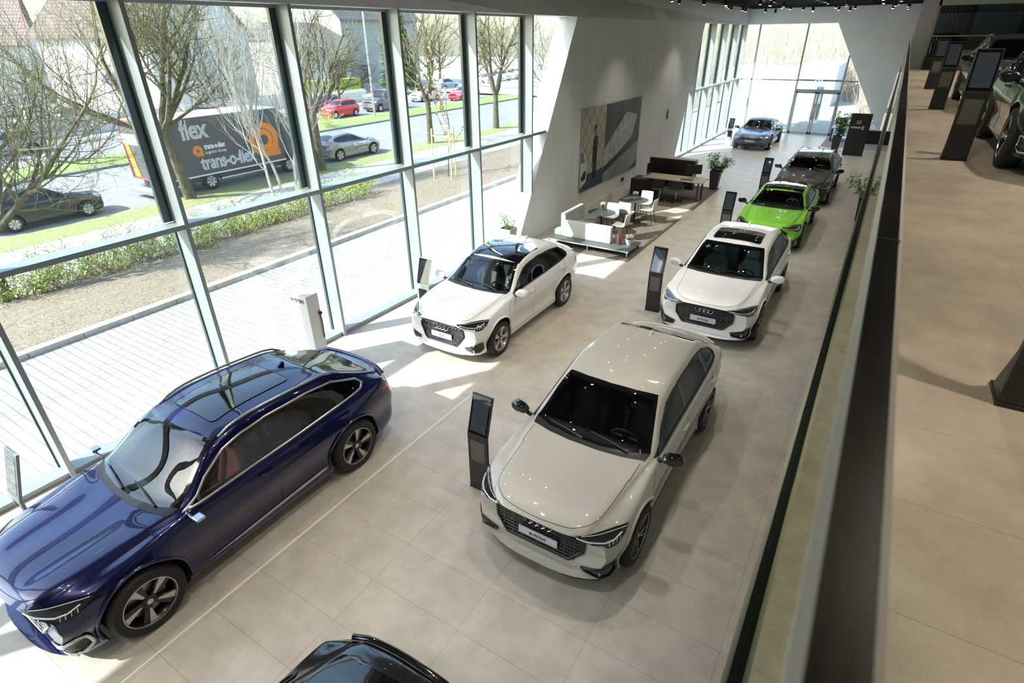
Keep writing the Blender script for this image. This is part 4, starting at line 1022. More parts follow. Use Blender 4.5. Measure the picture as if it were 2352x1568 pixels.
MB().tube([(*sk[0], 1.9), (*sk[1], 1.9), (*sk[2], 1.9), (*sk[0], 1.9)], .03, 6).build('stake_crossbar', M_stake, st)
MB().lathe([(.0, .10), (.35, .08), (.75, -.02)], 24).build('soil_mound', M_dirt, st, smooth=60)
# hedge shrubs
def shrub_proto(name, label, h, seed, leafy=True, m=None):
    random.seed(seed); t = thing(name, label, 'shrub'); tw = MB(); lv = MB(); tips = []
    for k in range(34):
        a = random.uniform(0, 2*PI); d = Vector((math.cos(a)*.55, math.sin(a)*.65, 1)).normalized(); p = Vector((random.uniform(-.3, .3), random.uniform(-.45, .45), -.1)); L = h*random.uniform(.6, 1.05); pts = [p]
        for i in range(4): d = (d+rnd(.22)).normalized(); pts.append(pts[-1]+d*L/4)
        tw.tube(pts, [.010, .008, .006, .005, .003], 3, cap=False); tips += pts[2:]
        for j in range(5):
            q = pts[random.choice((1, 2, 3))]; e = q+(d+rnd(.8)).normalized()*L*.3; tw.tube([q, e], [.005, .002], 3, cap=False); tips += [e, (q+e)/2]
    if leafy:
        for p in tips:
            for j in range(random.choice((2, 3, 4))):
                c = p+rnd(.09); a = rnd(1).normalized()*random.uniform(.022, .04); b = a.cross(rnd()).normalized()*.016; lv.add([c-a, c+b, c+a, c-b], [(0, 1, 2, 3)])
    tw.build('twigs', M_twig if not m else m, t, fixn=False)
    if leafy: lv.build('leaves', M_leaf2, t, fixn=False)
    return t
random.seed(3)
shr = [shrub_proto('hedge_shrub', '', 1.25, s_) for s_ in (1, 2, 3)]
pos = [(y, random.uniform(-.35, .35)) for y in [4.6+.78*k for k in range(17)]]
zb_ = lambda x: -.35 if x > -17.5 else -.35-(-17.5-x)*.148
lab = ['low green-leaved hedge shrub by the trunk of the leftmost tree', 'green-leaved shrub in the hedge row below the black estate car', 'green-leaved shrub in the hedge row left of the tall mullion', 'leafy hedge shrub in front of the sidewalk by the truck']
for i, (y, dx) in enumerate(pos):
    x = -18.2+dx; src = shr[i % 3]
    l_ = 'small-leaved green shrub in the hedge row, number %s from the left, along the soil bank' % ['one', 'two', 'three', 'four', 'five', 'six', 'seven', 'eight', 'nine', 'ten', 'eleven', 'twelve', 'thirteen', 'fourteen', 'fifteen', 'sixteen', 'seventeen'][i]
    l_ = 'small-leaved green hedge shrub growing between soil bank and sidewalk'
    if i < 3: o = src; o.location = (x, y, zb_(x)); o['label'] = l_; o['group'] = 'hedge shrubs along the soil bank'
    else: o = dup(src, (x, y, zb_(x)), random.uniform(0, 6), l_, 'hedge shrubs along the soil bank')
bs = shrub_proto('median_shrub', 'small leafless shrub on the grass median in front of the red van', 1.7, 9, True, M_fartwig); bs.children[1].data.materials[0] = MATS['withered_leaf']; bs.location = (-37.5, 32.3, -.65)
# ---- vehicles outside
SP_WG = mkspec(2.52, .82, .92, .86, 1.48, .80, .98, 1.06, .45, 1.15, 1.6, 3.0, 3.30, 1.05, 1.0, .96, 1.0, .56, .31, .2, .18, .3, .15)
SP_SD = mkspec(2.70, .86, .92, .91, 1.45, .74, .92, 1.02, .50, 1.30, 1.75, 2.6, 3.35, 1.12, 1.06, .93, 1.02, .57, .33, .21, .16, .3, .2)
SP_HB = mkspec(2.45, .78, .68, .85, 1.48, .82, .98, 1.08, .40, 1.10, 1.5, 2.75, 3.0, 1.05, 1.0, .97, 1.02, .56, .30, .19, .18, .3, .12)
SP_VAN = mkspec(3.0, .9, .95, .96, 1.95, .95, 1.14, 1.22, .30, 1.0, 1.6, 3.75, 3.85, 1.2, 1.1, 1.08, 1.12, .72, .33, .21, .18, .3, .08)
def vcar(key, S, x, y, rz, label, col, group=None, z=-.8, rim='cap', metal=.2):
    return make_car(key, S, (x, y, z), rz, label, P('paint_'+'%02d%02d%02d' % tuple(int(c*99) for c in col), col, .35, metal, coat=1), hi=False, cabin=False, rim=rim, front='plain', mirror='paint', group=group)
vcar('wg', SP_WG, -27.5, 9.95, PI, 'black estate car parked at the kerb at the left edge, below tree branches', (.012, .012, .011))
gc = vcar('sd', SP_SD, -27.3, 26.0, PI, 'grey saloon car with white door lettering parked at the kerb behind the truck', (.24, .235, .225), rim='five', metal=.5)
text('door_lettering', 'HOMMERLE', .25, M_paperwhite, gc, TM((-.94, 1.0, .78), (0, -1, 0), (0, 0, 1)), .004, .004); 
text('door_lettering', 'www.hommerle.de', .10, M_paperwhite, gc, TM((-.945, .98, .52), (0, -1, 0), (0, 0, 1)), .004, .001)
vcar('hb', SP_HB, -47.8, 39.6, 0, 'small red hatchback parked across the road beside the fence', (.55, .01, .04))
vcar('hb', SP_HB, -42.6, 37.0, 0, 'bright red hatchback in the far lane behind the leafless median shrub', (.65, .02, .03))
vcar('van', SP_VAN, -42.8, 42.8, 0, 'dark grey minivan behind the street lamp in the far lane', (.10, .08, .09))
vcar('hb', SP_HB, -45.0, 52.0, 0, 'white hatchback across the road behind the staked young tree', (.7, .7, .7))
vcar('sd', SP_SD, -41.8, 55.0, 0, 'red car behind the forked tree, at the edge of a window pane', (.65, .02, .03))
vcar('hb', SP_HB, -52.5, 68.0, PI, 'pale blue hatchback parked beyond the white hatchback', (.30, .36, .48))
for k in range(5): vcar('sd' if k % 2 else 'hb', SP_SD if k % 2 else SP_HB, -52-k*1.0, 76+k*4.2, PI/2-.3, ['nearest white car in the distant parking row', 'second white car in the distant parking row', 'third white car in the distant parking row', 'fourth white car in the distant parking row', 'farthest white car in the distant parking row'][k], (.72, .72, .74), 'cars in the distant parking row')
for k, (x, y, c, l) in enumerate(((-56.5, 24.5, (.75, .75, .76), 'white saloon car nearest the truck in the left parking lot'), (-61.0, 24.6, (.10, .12, .18), 'dark blue car second from the truck in the left parking lot'), (-67, 24.6, (.35, .38, .42), 'grey car third from the truck in the left parking lot'), (-74, 24.4, (.55, .57, .6), 'silver car farthest from the truck in the left parking lot'))):
    vcar('sd' if k % 2 == 0 else 'hb', SP_SD if k % 2 == 0 else SP_HB, x, y, -2.2, l, c)
vcar('wg', SP_WG, -47.0, 13.0, 0, 'pale blue-grey car at the far left across the road', (.45, .50, .58))
# ---- truck
M_tbox = P('truck_grey', (.060, .064, .070), .35, coat=.4); M_orange = P('truck_orange', (.80, .22, .02), .4); M_tw = P('truck_white', (.72, .73, .74), .4); M_lg = P('truck_lettering', (.50, .51, .53), .5)
tk = thing('delivery_truck', 'dark grey box truck with orange logo and light lettering driving past outside the windows', 'truck', (-27.65, 13.05, -.8))
BL = 6.55
bx = MB().box(-1.2, 1.2, 0, BL, .76, 3.25).build('cargo_box', M_tbox, tk, bevel=.03)
MB().box(-1.19, 1.19, .02, BL-.02, 3.245, 3.275).build('box_roof', M_tw, tk)
MB().box(1.2, 1.215, 0, BL, .70, .77).build('side_stripe', M_tw, tk)
MB().box(-1.1, 1.1, .3, 8.2, .45, .76).build('chassis', M_dark, tk)
T0 = BL-7.1
Mc = Matrix.Translation((0, T0, 0))
MB().prism([(7.2, .40), (9.15, .40), (9.2, 1.15), (8.95, 1.3), (8.45, 2.1), (8.2, 2.3), (7.2, 2.35)], 'x', -1.05, 1.05, Mc).build('cab', M_dark, tk, bevel=.06)
MB().prism([(7.1, 2.3), (8.3, 2.3), (7.3, 3.15), (7.1, 3.2)], 'x', -.95, .95, Mc).build('wind_deflector', M_tbox, tk, bevel=.08)
for sg in (1, -1): MB().prism([(7.6, 1.35), (8.72, 1.35), (8.32, 2.05), (7.6, 2.12)], 'x', 1.052*sg-.004, 1.052*sg+.004, Mc).build('cab_window', M_cgo, tk)
MB().prism([(-.95, 0), (.95, 0), (.9, .95), (-.9, .95)], 'y', 0, .02, Matrix.Translation((0, 8.93+T0, 1.32)) @ Matrix.Rotation(math.radians(-31), 4, 'X') @ Matrix.Translation((0, .03, 0))).build('windscreen', M_cgo, tk)
for yy, rr in ((2.25, .40), (6.75, .40)):
    for sg in (1, -1): wheel(tk, sg*1.03, yy, rr, .24, 'cap', sg)
    for sg in (1, -1): MB().tube([(sg*1.12, yy+.50*math.cos(math.radians(a)), .40+.50*math.sin(math.radians(a))) for a in range(0, 181, 15)], .05, 6).build('mudguard', M_black, tk)
for sg in (1, -1): MB().tube([(sg*1.05, 8.5+T0, 1.9), (sg*1.35, 8.65+T0, 1.85), (sg*1.35, 8.65+T0, 1.4)], .03, 6).build('mirror_arm', M_black, tk); MB().box(sg*1.35-.09, sg*1.35+.09, 8.62+T0, 8.72+T0, 1.35, 1.85).build('mirror', M_black, tk, bevel=.03)
MB().box(-1.19, 1.19, -.02, 0, .78, 3.23).build('rear_door', M_tbox, tk); MB().box(-1.15, 1.15, -.04, -.02, 2.25, 2.7).build('rear_band', M_tw, tk)
MB().prism([(-.9, .85), (-.45, .85), (-.75, 2.25), (-1.1, 2.25)], 'y', -.04, -.02).build('rear_orange_stripe', M_orange, tk)
fr = MB().box(-1.22, -1.17, -.045, 0, .76, 3.27).box(1.17, 1.22, -.045, 0, .76, 3.27).box(-1.2, 1.2, -.045, 0, .74, .80).box(-1.2, 1.2, -.045, 0, 3.21, 3.27); fr.build('rear_reflective_frame', P('reflector_red', (.75, .06, .04), .4), tk)
MB().box(-1.0, 1.0, -.5, .3, .25, .40).box(-.9, .9, -.3, .2, .40, .52).build('tail_lift', M_alu, tk)
def truckside(y, z): return TM((1.205, y, z), (0, 1, 0), (0, 0, 1))
text('lettering_flex', 'flex', 1.15, M_lg, tk, truckside(1.95, 2.72), .006, .034, xs=.80, sp=.95)
text('lettering_transoflex', 'trans-o-flex', .86, M_lg, tk, truckside(3.35, 1.24), .006, .030, xs=.78, sp=.92)
text('lettering_name', 'trans-o-flex', .33, M_tw, tk, truckside(2.78, 1.95), .006, .013, xs=.74, sp=.92)
text('lettering_group', 'Logistics Group', .19, M_tw, tk, truckside(2.78, 1.70), .006, .002, xs=.85, sp=1.05)
def swirl(cy, cz, s):
    mb = MB()
    def arc(R0, R1, a0, a1, x=1.206, n=28):
        pts = [(cy+R1*math.cos(math.radians(a0+(a1-a0)*j/n)), cz+R1*math.sin(math.radians(a0+(a1-a0)*j/n))) for j in range(n+1)]+[(cy+R0*math.cos(math.radians(a1+(a0-a1)*j/n)), cz+R0*math.sin(math.radians(a1+(a0-a1)*j/n))) for j in range(n+1)]
        m = len(pts); vs = [(x, a, b) for a, b in pts]+[(x+.006, a, b) for a, b in pts]; h = m//2
        fs = [(i, i+1, m-2-i, m-1-i) for i in range(h-1)]+[(m+i, m+m-1-i, m+m-2-i, m+i+1) for i in range(h-1)]; mb.add(vs, fs)
    arc(.30*s, .62*s, -90, 245); arc(.66*s, 1.0*s, -78, 235)
    for z0, z1, y0_, y1_ in ((-.62, -.30, 0, 1.55), (-1.0, -.66, -.1, 1.65)):
        mb.box(1.2085, 1.2145, cy+y0_*s-.3*s, cy+y1_*s*.62, cz+z0*s, cz+z1*s)
    return mb
swirl(5.45, 1.85, .82).build('swirl_logo', M_orange, tk)
swirl(1.92, 1.82, .24).build('swirl_logo', M_orange, tk)
# ---- street furniture
lp = thing('street_lamp', 'tall thin grey street lamp post on the grass median', 'lamp post', (-38.8, 38.8, -.65))
MB().tube([(0, 0, 0), (0, 0, 9.0)], [.11, .06], 10).build('pole', M_alu, lp, smooth=60); MB().tube([(0, 0, 8.6), (.6, -.2, 9.1), (1.6, -.4, 9.2)], .035, 6).build('lamp_arm', M_alu, lp)
rs_ = thing('road_sign', 'white square road sign with a red ring and car symbols above the left parking lot', 'sign', (-50, 23.1, -.8))
for sg in (-.25, .25): MB().tube([(0, sg, 0), (0, sg, 4.2)], .035, 8).build('sign_post', M_alu, rs_)
MB().box(.04, .07, -.55, .55, 3.3, 4.3).build('sign_plate', M_paperwhite, rs_)
MB().tube([(.08, .4*math.cos(2*PI*j/28)*.9, 3.82+.4*math.sin(2*PI*j/28)*.9) for j in range(29)], .04, 5, cap=False).build('sign_ring', P('sign_red', (.7, .02, .05), .5), rs_)
MB().box(.07, .085, -.22, .22, 3.76, 3.88).box(.07, .085, -.14, .14, 3.88, 3.97).build('sign_car_symbol', M_dark, rs_)
# ---- houses
M_plas = noisy('house_plaster', (.52, .52, .50), (.58, .57, .55), 1, .85); M_plas2 = noisy('house_plaster_grey', (.34, .34, .31), (.39, .39, .36), 1, .85); M_plas3 = noisy('house_plaster_cream', (.50, .47, .38), (.56, .53, .44), 1, .85)
def roofm(name, c1, c2): return tile_mat(name, c1, c2, tuple(x*.7 for x in c1), .3, .35, 0, 0, .8, .02, .3, .5, 2, band=.15)
M_roofb = roofm('roof_brown', (.16, .115, .10), (.22, .16, .135)); M_roofp = roofm('roof_pink', (.32, .23, .185), (.42, .32, .265)); M_roofg = roofm('roof_grey', (.17, .15, .145), (.22, .20, .19))
M_win = P('window_dark', (.05, .06, .08), .15); M_wframe = P('window_white', (.8, .8, .8), .5)
def house(label, C, rz, L, D, zg, ze, zr, wall, roof, wins=(), trim=None, chim=True, cat='house', over=.5):
    """local: X along ridge (0..L), Y depth (0..D); corner at C"""
    t = thing('house', label, cat, (C[0], C[1], zg), rz); h = ze-zg; r = zr-zg
    mb = MB(); pts = [(0, 0), (D, 0), (D, h), (D/2, r), (0, h)]; mb.prism(pts, 'x', 0, L); mb.build('wall', wall, t)
    rf = MB(); s = (r-h)/(D/2); th = .18
    for a, b in (((-over, h-over*s), (D/2, r)), ((D/2, r), (D+over, h-over*s))):
        rf.prism([(a[0], a[1]+.02), (b[0], b[1]+.02), (b[0], b[1]+th), (a[0], a[1]+th)], 'x', -over, L+over)
    rf.build('roof', roof, t)
    if trim:
        tm = MB()
        for x in (-over-.02, L+over): 
            for a, b in (((-over, h-over*s), (D/2, r)), ((D/2, r), (D+over, h-over*s))): tm.prism([(a[0], a[1]-.05), (b[0], b[1]-.05), (b[0], b[1]+th+.03), (a[0], a[1]+th+.03)], 'x', x, x+.05)
        tm.build('verge_board', trim, t)
    if chim:
        c = MB().box(L*.35, L*.35+.9, D*.5-.3, D*.5+.3, r-1, r+.9).build('chimney', M_plas, t)
    for face, u, z, w_, hh in wins:
        f = MB(); g = MB()
        if face == 'F': M = Matrix.Translation((u, -.03, z)); f.box(-w_/2-.08, w_/2+.08, 0, .05, -hh/2-.08, hh/2+.08, M); g.box(-w_/2, w_/2, -.02, .04, -hh/2, hh/2, M)
        elif face == 'E': M = Matrix.Translation((L, u, z)); f.box(-.05, .04, -w_/2-.08, w_/2+.08, -hh/2-.08, hh/2+.08, M); g.box(-.05, .06, -w_/2, w_/2, -hh/2, hh/2, M)
        elif face == 'W': M = Matrix.Translation((0, u, z)); f.box(-.04, .05, -w_/2-.08, w_/2+.08, -hh/2-.08, hh/2+.08, M); g.box(-.06, .05, -w_/2, w_/2, -hh/2, hh/2, M)
        wf = f.build('window', M_wframe, t); g.build('pane', M_win, wf)
    return t
# white house: ridge along u=(-.966,-.257) from corner; mirrored so that X runs away to the left
def hframe(C, u): return math.atan2(u[1], u[0])
house('white house with brown tiled roof and tall pale gable behind the truck', (-64.2, 45.6), hframe(0, (-.966, -.257)), 14, 14, -.8, 6.2, 12.6, M_plas, M_roofb, [('W', 5.0, 4.6, .9, 1.6), ('W', 9.5, 4.6, .9, 1.6), ('W', 7, 8.8, .9, 1.2), ('W', 4.5, 1.6, 1.0, 1.4)], M_roofb)
house('cream house with pinkish tiled roof and red verge boards at the far left', (-96, 37.0), hframe(0, (-.45, -.9)), 14, 12, -.8, 5.6, 11.6, M_plas, M_roofp, [('F', 4, 3, 1.2, 1.4), ('F', 9, 3, 1.2, 1.4)], P('verge_red', (.45, .08, .06), .6))
house('long grey-beige apartment house with entrance canopy behind the trees', (-63, 58.8), hframe(0, (-.05, 1)) , 16, 11, -.8, 8.0, 13.0, M_plas2, M_roofg, [], M_roofg, chim=True).scale = (1, 1, 1)
an = thing('shop_annex', 'low cream building with purple sign beside the grey-beige apartment house', 'building', (-62, 50.5, -.8))
MB().box(-10, 0, 0, 8.2, 0, 6.3).build('wall', M_plas3, an); MB().prism([(-.3, 6.3), (-5, 8.2), (-10.3, 6.3)], 'y', -.3, 8.3).build('roof', M_roofg, an)
MB().box(.0, .12, 4.9, 7.4, 3.25, 3.8).build('shop_sign', P('sign_purple', (.22, .03, .16), .5), an)
MB().box(.0, .06, 5.4, 7.2, .9, 3.1).build('shop_door', noisy('door_wood', (.12, .08, .06), (.2, .14, .1), 4, .6, stretch=(1, 6, 1)), an)
for y in (1.2, 3.2): w = MB().box(0, .05, y-.5, y+.5, 4.2, 5.6).build('window', M_wframe, an); MB().box(.04, .07, y-.4, y+.4, 4.3, 5.5).build('pane', M_win, w)
en = thing('entrance', 'flat grey canopy over the dark entrance door of the apartment house', 'entrance', (-62.6, 61.5, -.8))
MB().box(0, 1.7, -1.6, 2.4, 3.3, 3.45).build('canopy', P('canopy_grey', (.35, .36, .36), .6), en); MB().box(.1, .2, 0, 1.1, .9, 3.1).build('entrance_door', M_win, en); MB().box(.1, 1.5, -.6, 1.8, 0, .9).build('steps', M_kerb, en)
for s_ in (0, 1): MB().tube([(1.5, -.6+s_*2.4, 1.9), (1.5, -.6+s_*2.4, .9), (2.6, -.6+s_*2.4, 0)], .03, 6).build('handrail', M_alu, en)
for i, (u, z) in enumerate(((64.5, 3.6), (64.5, 7.0), (68.0, 3.6), (68.0, 7.0))): pass
gw_ = struct(MB().box(-54.3, -54.1, 31, 43, -.8, .35).box(-54.25, -54.1, 44.5, 51, -.8, .2).box(-52.9, -52.7, 14, 31, -.8, .5).build('garden_wall', M_plas))
hd = thing('clipped_hedge', 'yellow-green clipped box hedge in front of the low cream building', 'hedge', (-53.2, 42.6, -.8))
MB().box(-.8, .8, 0, 8.2, 0, 2.35).build('foliage', noisy('hedge_leaf', (.18, .26, .03), (.46, .52, .08), 6, .9, .6, detail=10, lo=.3, hi=.7), hd)
fn = thing('picket_fence', 'white vertical picket fence along the pavement behind the small red hatchback', 'fence', (-51.5, 40.6, -.8)); fb = MB()
for k in range(40): fb.box(-.03, .03, k*.25, k*.25+.12, 0, 1.3)
fb.box(-.05, .05, 0, 10, .3, .38).box(-.05, .05, 0, 10, 1.0, 1.08).build('pickets', M_paperwhite, fn)
# background trees
for k, (x, y, h, s_) in enumerate(((-58, 47, 10, 101), (-52, 33, 10, 102), (-49.5, 44.5, 8, 103), (-58, 72, 12, 104), (-50, 84, 12, 105), (-46, 62, 9, 106), (-66, 90, 13, 107), (-36, 96, 12, 108), (-80, 24, 12, 109), (-40, 72, 10, 110), (-28, 60, 10, 111), (-27, 50, 9, 112), (-90, 60, 14, 113), (-75, 52, 13, 114), (-38.5, 22, 5, 115))):
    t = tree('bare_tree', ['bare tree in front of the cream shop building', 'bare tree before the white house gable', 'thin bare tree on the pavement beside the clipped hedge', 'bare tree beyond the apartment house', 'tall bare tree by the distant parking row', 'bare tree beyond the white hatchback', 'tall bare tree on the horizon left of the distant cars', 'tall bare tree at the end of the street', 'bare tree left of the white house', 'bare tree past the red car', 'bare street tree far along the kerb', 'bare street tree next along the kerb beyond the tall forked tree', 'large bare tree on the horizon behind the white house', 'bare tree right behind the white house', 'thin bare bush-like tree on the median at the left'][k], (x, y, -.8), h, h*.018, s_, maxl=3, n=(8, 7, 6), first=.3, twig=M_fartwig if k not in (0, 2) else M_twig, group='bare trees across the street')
cf = thing('conifer', 'dark green conifer behind the mullion, right of the apartment house entrance', 'tree', (-54, 59.0, -.8)); random.seed(6); MB().tube([(0, 0, 0), (0, 0, 12)], [.3, .03], 8).build('trunk', M_bark, cf); nd = MB()
for k in range(2600):
    z = random.uniform(1.0, 12); R_ = 2.7*(1-z/12.6)+.2; a = random.uniform(0, 2*PI); rr = R_*random.uniform(.35, 1); c = Vector((rr*math.cos(a), rr*math.sin(a), z-rr*.25)); d = Vector((math.cos(a), math.sin(a), -.35)).normalized()*.38; b = d.cross(rnd()).normalized()*.16; nd.add([c-d, c+b, c+d, c-b], [(0, 1, 2, 3)])
nd.build('foliage', noisy('needle_green', (.03, .075, .02), (.10, .17, .05), 4, .8), cf, fixn=False)
# ---- beyond the end wall
struct(MB().box(-13.5, -7.45, 58, 66, -.1, 2.75).box(-7.4, -4.3, 57.5, 66, -.1, 3.15).build('garden_wall', P('white_render', (.62, .62, .62), .8)))
random.seed(12); tk_ = MB()
for k in range(5200):
    y = random.uniform(64, 78); x = random.uniform(-30, 12); L = random.uniform(3, 10.5) if random.random() < .5 else random.uniform(2, 6); p = Vector((x, y, -.3)); d = (Vector((0, 0, 1))+rnd(.22)).normalized(); pts = [p, p+d*L*.5, p+(d+rnd(.15)).normalized()*L]; r_ = random.uniform(.012, .035); tk_.tube(pts, [r_, r_*.7, r_*.3], 3, cap=False)
tag(tk_.build('dry_thicket', noisy('dry_reed', (.27, .23, .17), (.45, .40, .31), 1.5, .9), fixn=False), 'tall dry thicket of bare stems behind the white walls beyond the end glazing', 'thicket', kind='stuff')
random.seed(13); tk_ = MB()
for k in range(1500):
    y = random.uniform(47, 56); x = random.uniform(-2.0, 6)+.0; L = random.uniform(.6, 2.4); p = Vector((x, y, -.05)); d = (Vector((0, 0, 1))+rnd(.35)).normalized(); tk_.tube([p, p+d*L], [.02, .006], 3, cap=False)
tag(tk_.build('dry_shrubs', MATS['dry_reed'], fixn=False), 'low dry shrubs right of the glass doors outside the end wall', 'shrub', kind='stuff')
ch = thing('charging_station', 'white charging column with hanging cables outside the glass doors', 'charger', (-4.25, 46.0, 0), .15)
MB().box(-.28, .28, -.2, .2, 0, 1.9).build('column', M_paperwhite, ch, bevel=.03); MB().box(-.22, .22, -.26, .2, 1.9, 2.35).build('head', P('charger_blue', (.3, .38, .55), .4), ch, bevel=.03)
for sg in (-1, 1): MB().tube([(sg*.16, -.25, 2.2), (sg*.2, -.34, 1.5), (sg*.16, -.3, .5), (sg*.12, -.28, .25), (sg*.08, -.26, 1.0)], .028, 6).build('cable', M_dark, ch, smooth=60); MB().box(sg*.09-.05, sg*.09+.05, -.3, -.22, 1.0, 1.3).build('plug', P('plug_green', (.1, .4, .12), .5), ch, bevel=.01)
# ------------------------------------------------------------------ information stands
M_kb = P('stand_black', (.018, .018, .019), .38); M_screen = P('screen_glass', (.02, .024, .03), .04, coat=1); M_kpanel = noisy('stand_poster', (.10, .095, .088), (.13, .12, .11), 3, .45); M_ks = P('stand_silver', (.50, .53, .54), .35, .3)
def stand_proto(silver=False):
    b = M_ks if silver else M_kb
    t = thing('information_stand', '', 'display stand'); w = .155; a = math.radians(17)
    MB().box(-w-.005, w+.005, -.01, .24, 0, .022).build('base_plate', b, t, bevel=.004)
    MB().box(-w, w, 0, .035, .022, .92).build('lower_panel', b, t, bevel=.004)
    for x_ in (w-.012, -w): MB().prism([(.035, .022), (.20, .022), (.05, .30), (.035, .5)], 'x', x_, x_+.012).build('rear_brace', b, t)
    MB().box(-w+.045, w-.045, -.003, 0, .50, .83).build('poster', M_kpanel if not silver else M_screen, t)
    M = Matrix.Translation((0, .0, .92)) @ Matrix.Rotation(-a, 4, 'X')
    s = MB().box(-w, w, 0, .035, 0, .57, M).build('screen_housing', b, t, bevel=.004); MB().box(-w+.012, w-.012, -.003, .0, .02, .555, M).build('screen_bezel', M_blackgloss, s); MB().box(-w+.035, w-.035, -.005, -.002, .06, .515, M).build('screen', P('screen_lit', (.02, .024, .032), .03, coat=1, emit=(.5, .58, .66), estr=.035), s)
    return t
k0 = stand_proto(); k1 = stand_proto(True)
STANDS = [((-3.49, 4.63, 0), 'black information stand beside the sand beige car'), ((-3.42, 11.30, 0), 'black information stand beside the white coupe-shaped suv'), ((-3.27, 17.02, 0), 'black information stand beside the lime green car'), ((-3.27, 22.9, 0), 'black information stand beside the dark brown estate car'), ((.995, 10.68, 3.8), 'black information stand on the upper floor beside the nearest black car'), ((.985, 18.0, 3.8), 'second black information stand on the upper floor, beside the farther black car'), ((.985, 24.6, 3.8), 'farthest black information stand on the upper floor'), ((.985, 3.28, 3.8), 'black information stand on the upper floor cut by the right picture edge')]
for i, (p, l) in enumerate(STANDS):
    if i == 0: k0.location = p; k0['label'] = l
    else: dup(k0, p, 0, l)
k1.location = (-7.40, 8.18, 0); k1['label'] = 'silver framed information stand between the white compact suv and the window front'
dup(k1, (-7.40, .98, 0), 0, 'information stand at the left edge between the dark blue car and the windows'); dup(k1, (-7.10, 33.9, 0), 0, 'grey information stand beside the slate blue sports saloon at the far end')
# charging column near glass
cc = thing('charging_column', 'white square column with dark lettering standing inside the window front behind the blue car', 'charging column', (-8.10, 5.78, 0))
MB().box(-.245, .245, -.13, .13, 0, 1.5).build('column', P('column_white', (.74, .76, .76), .45), cc, bevel=.006)
text('lettering', 'e-tron', .135, P('column_ink', (.05, .055, .06), .5), cc, TM((-.0, -.133, 1.40), (1, 0, 0), (0, 0, 1)), .002, .002)
MB().sphere((.27, .1, 1.12), .035, 10, 8).build('plug', M_black, cc); MB().tube([(.26, .1, 1.1), (.275, .1, .9), (.26, .1, .62)], .012, 6).build('cable', M_black, cc)
# ------------------------------------------------------------------ lounge
M_carpet = noisy('carpet', (.085, .068, .058), (.15, .122, .105), 9, .98, .4, detail=10)
tag(box('carpet', -7.55, -5.05, 13.98, 18.72, 0, .012, M_carpet), 'dark brown carpet under the sofa and cafe tables', 'carpet'); tag(box('carpet', -7.85, -5.0, 20.04, 23.72, 0, .012, M_carpet), 'dark brown carpet under the desk and office chairs', 'carpet'); tag(box('carpet', -2.7, .8, 36.3, 39.9, 0, .012, P('carpet_mauve', (.25, .22, .235), .95)), 'greyish mauve carpet under the far desk', 'carpet')
M_up = noisy('upholstery', (.42, .43, .39), (.50, .51, .47), 30, .9, .1); M_olive = P('bench_olive', (.085, .095, .09), .45)
bp = thing('low_platform', 'long low dark grey-green bench platform on thin metal legs in front of the sofa', 'bench', (-7.70, 14.19, .012))
MB().box(0, 2.56, 0, .99, .155, .2).build('platform_top', M_olive, bp, bevel=.006); MB().box(0, 2.56, -.004, .0, .16, .195).build('edge_trim', M_alu, bp)
for x in (.06, 1.3, 2.5):
    for y in (.05, .94): MB().box(x-.015, x+.015, y-.015, y+.015, 0, .155).build('leg', M_alu if y < .5 else M_black, bp)
sf = thing('sofa', 'light grey upholstered corner sofa standing on the low platform', 'sofa', (-7.46, 14.55, .212))
MB().box(0, .16, .03, 1.35, 0, .67).build('backrest', M_up, sf, bevel=.02); MB().box(.13, 1.62, 0, .17, 0, .48).build('side_backrest', M_up, sf, bevel=.02)
MB().box(.16, .66, .17, 1.4, .0, .24).build('seat', M_up, sf, bevel=.02); MB().box(-.2, 0, .03, .3, 0, .17).build('seat_end', M_up, sf, bevel=.02)
def cafe_table(label, x, y):
    t = thing('cafe_table', label, 'table', (x, y, .012)); MB().lathe([(0, .695), (.40, .70), (.42, .71), (.42, .72), (0, .722)], 40).build('table_top', P('table_slate', (.055, .065, .068), .3), t, smooth=40)
    MB().tube([(0, 0, .02), (0, 0, .70)], .028, 12).build('pedestal', M_black, t, smooth=60); MB().lathe([(0, 0), (.23, 0), (.23, .012), (.03, .03), (0, .03)], 30).build('foot', M_black, t, smooth=40)
cafe_table('round dark table beside the sofa corner', -6.68, 15.78); cafe_table('round dark table behind, between the white chairs and the desk', -6.32, 17.70)
M_ch = P('chair_white', (.70, .71, .66), .5)
def chair_proto(m):
    t = thing('cafe_chair', '', 'chair'); # faces -y, back on +y
    mb = MB(); vs = []; fs = []; n = 10; W_ = .21
    prof = [(-.21, .455), (-.16, .462), (-.05, .45), (.08, .445), (.17, .46), (.215, .52), (.235, .62), (.25, .74), (.265, .84)]
    for i, (y, z) in enumerate(prof):
        for j in range(n+1):
            u = -1+2*j/n; ww = W_*(1-.06*(i in (0,))-.05*(i == len(prof)-1)); vs.append((u*ww, y-(.025*u*u if i > 5 else 0), z+(.012*u*u if i < 5 else 0)))
    for i in range(len(prof)-1):
        for j in range(n): a = i*(n+1)+j; fs.append((a, a+1, a+n+2, a+n+1))
    mb.add(vs, fs); o = mb.build('seat_shell', m, t, smooth=60); md = o.modifiers.new('t', 'SOLIDIFY'); md.thickness = .018
    for sx in (-1, 1):
        for sy in (-1, 1): MB().tube([(sx*.15, sy*.12, .44), (sx*.19, sy*.21, 0)], .010, 8).build('leg', P('chair_leg', (.06, .055, .05), .35, .7), t, smooth=60)
    return t
c0 = chair_proto(M_ch); first = True
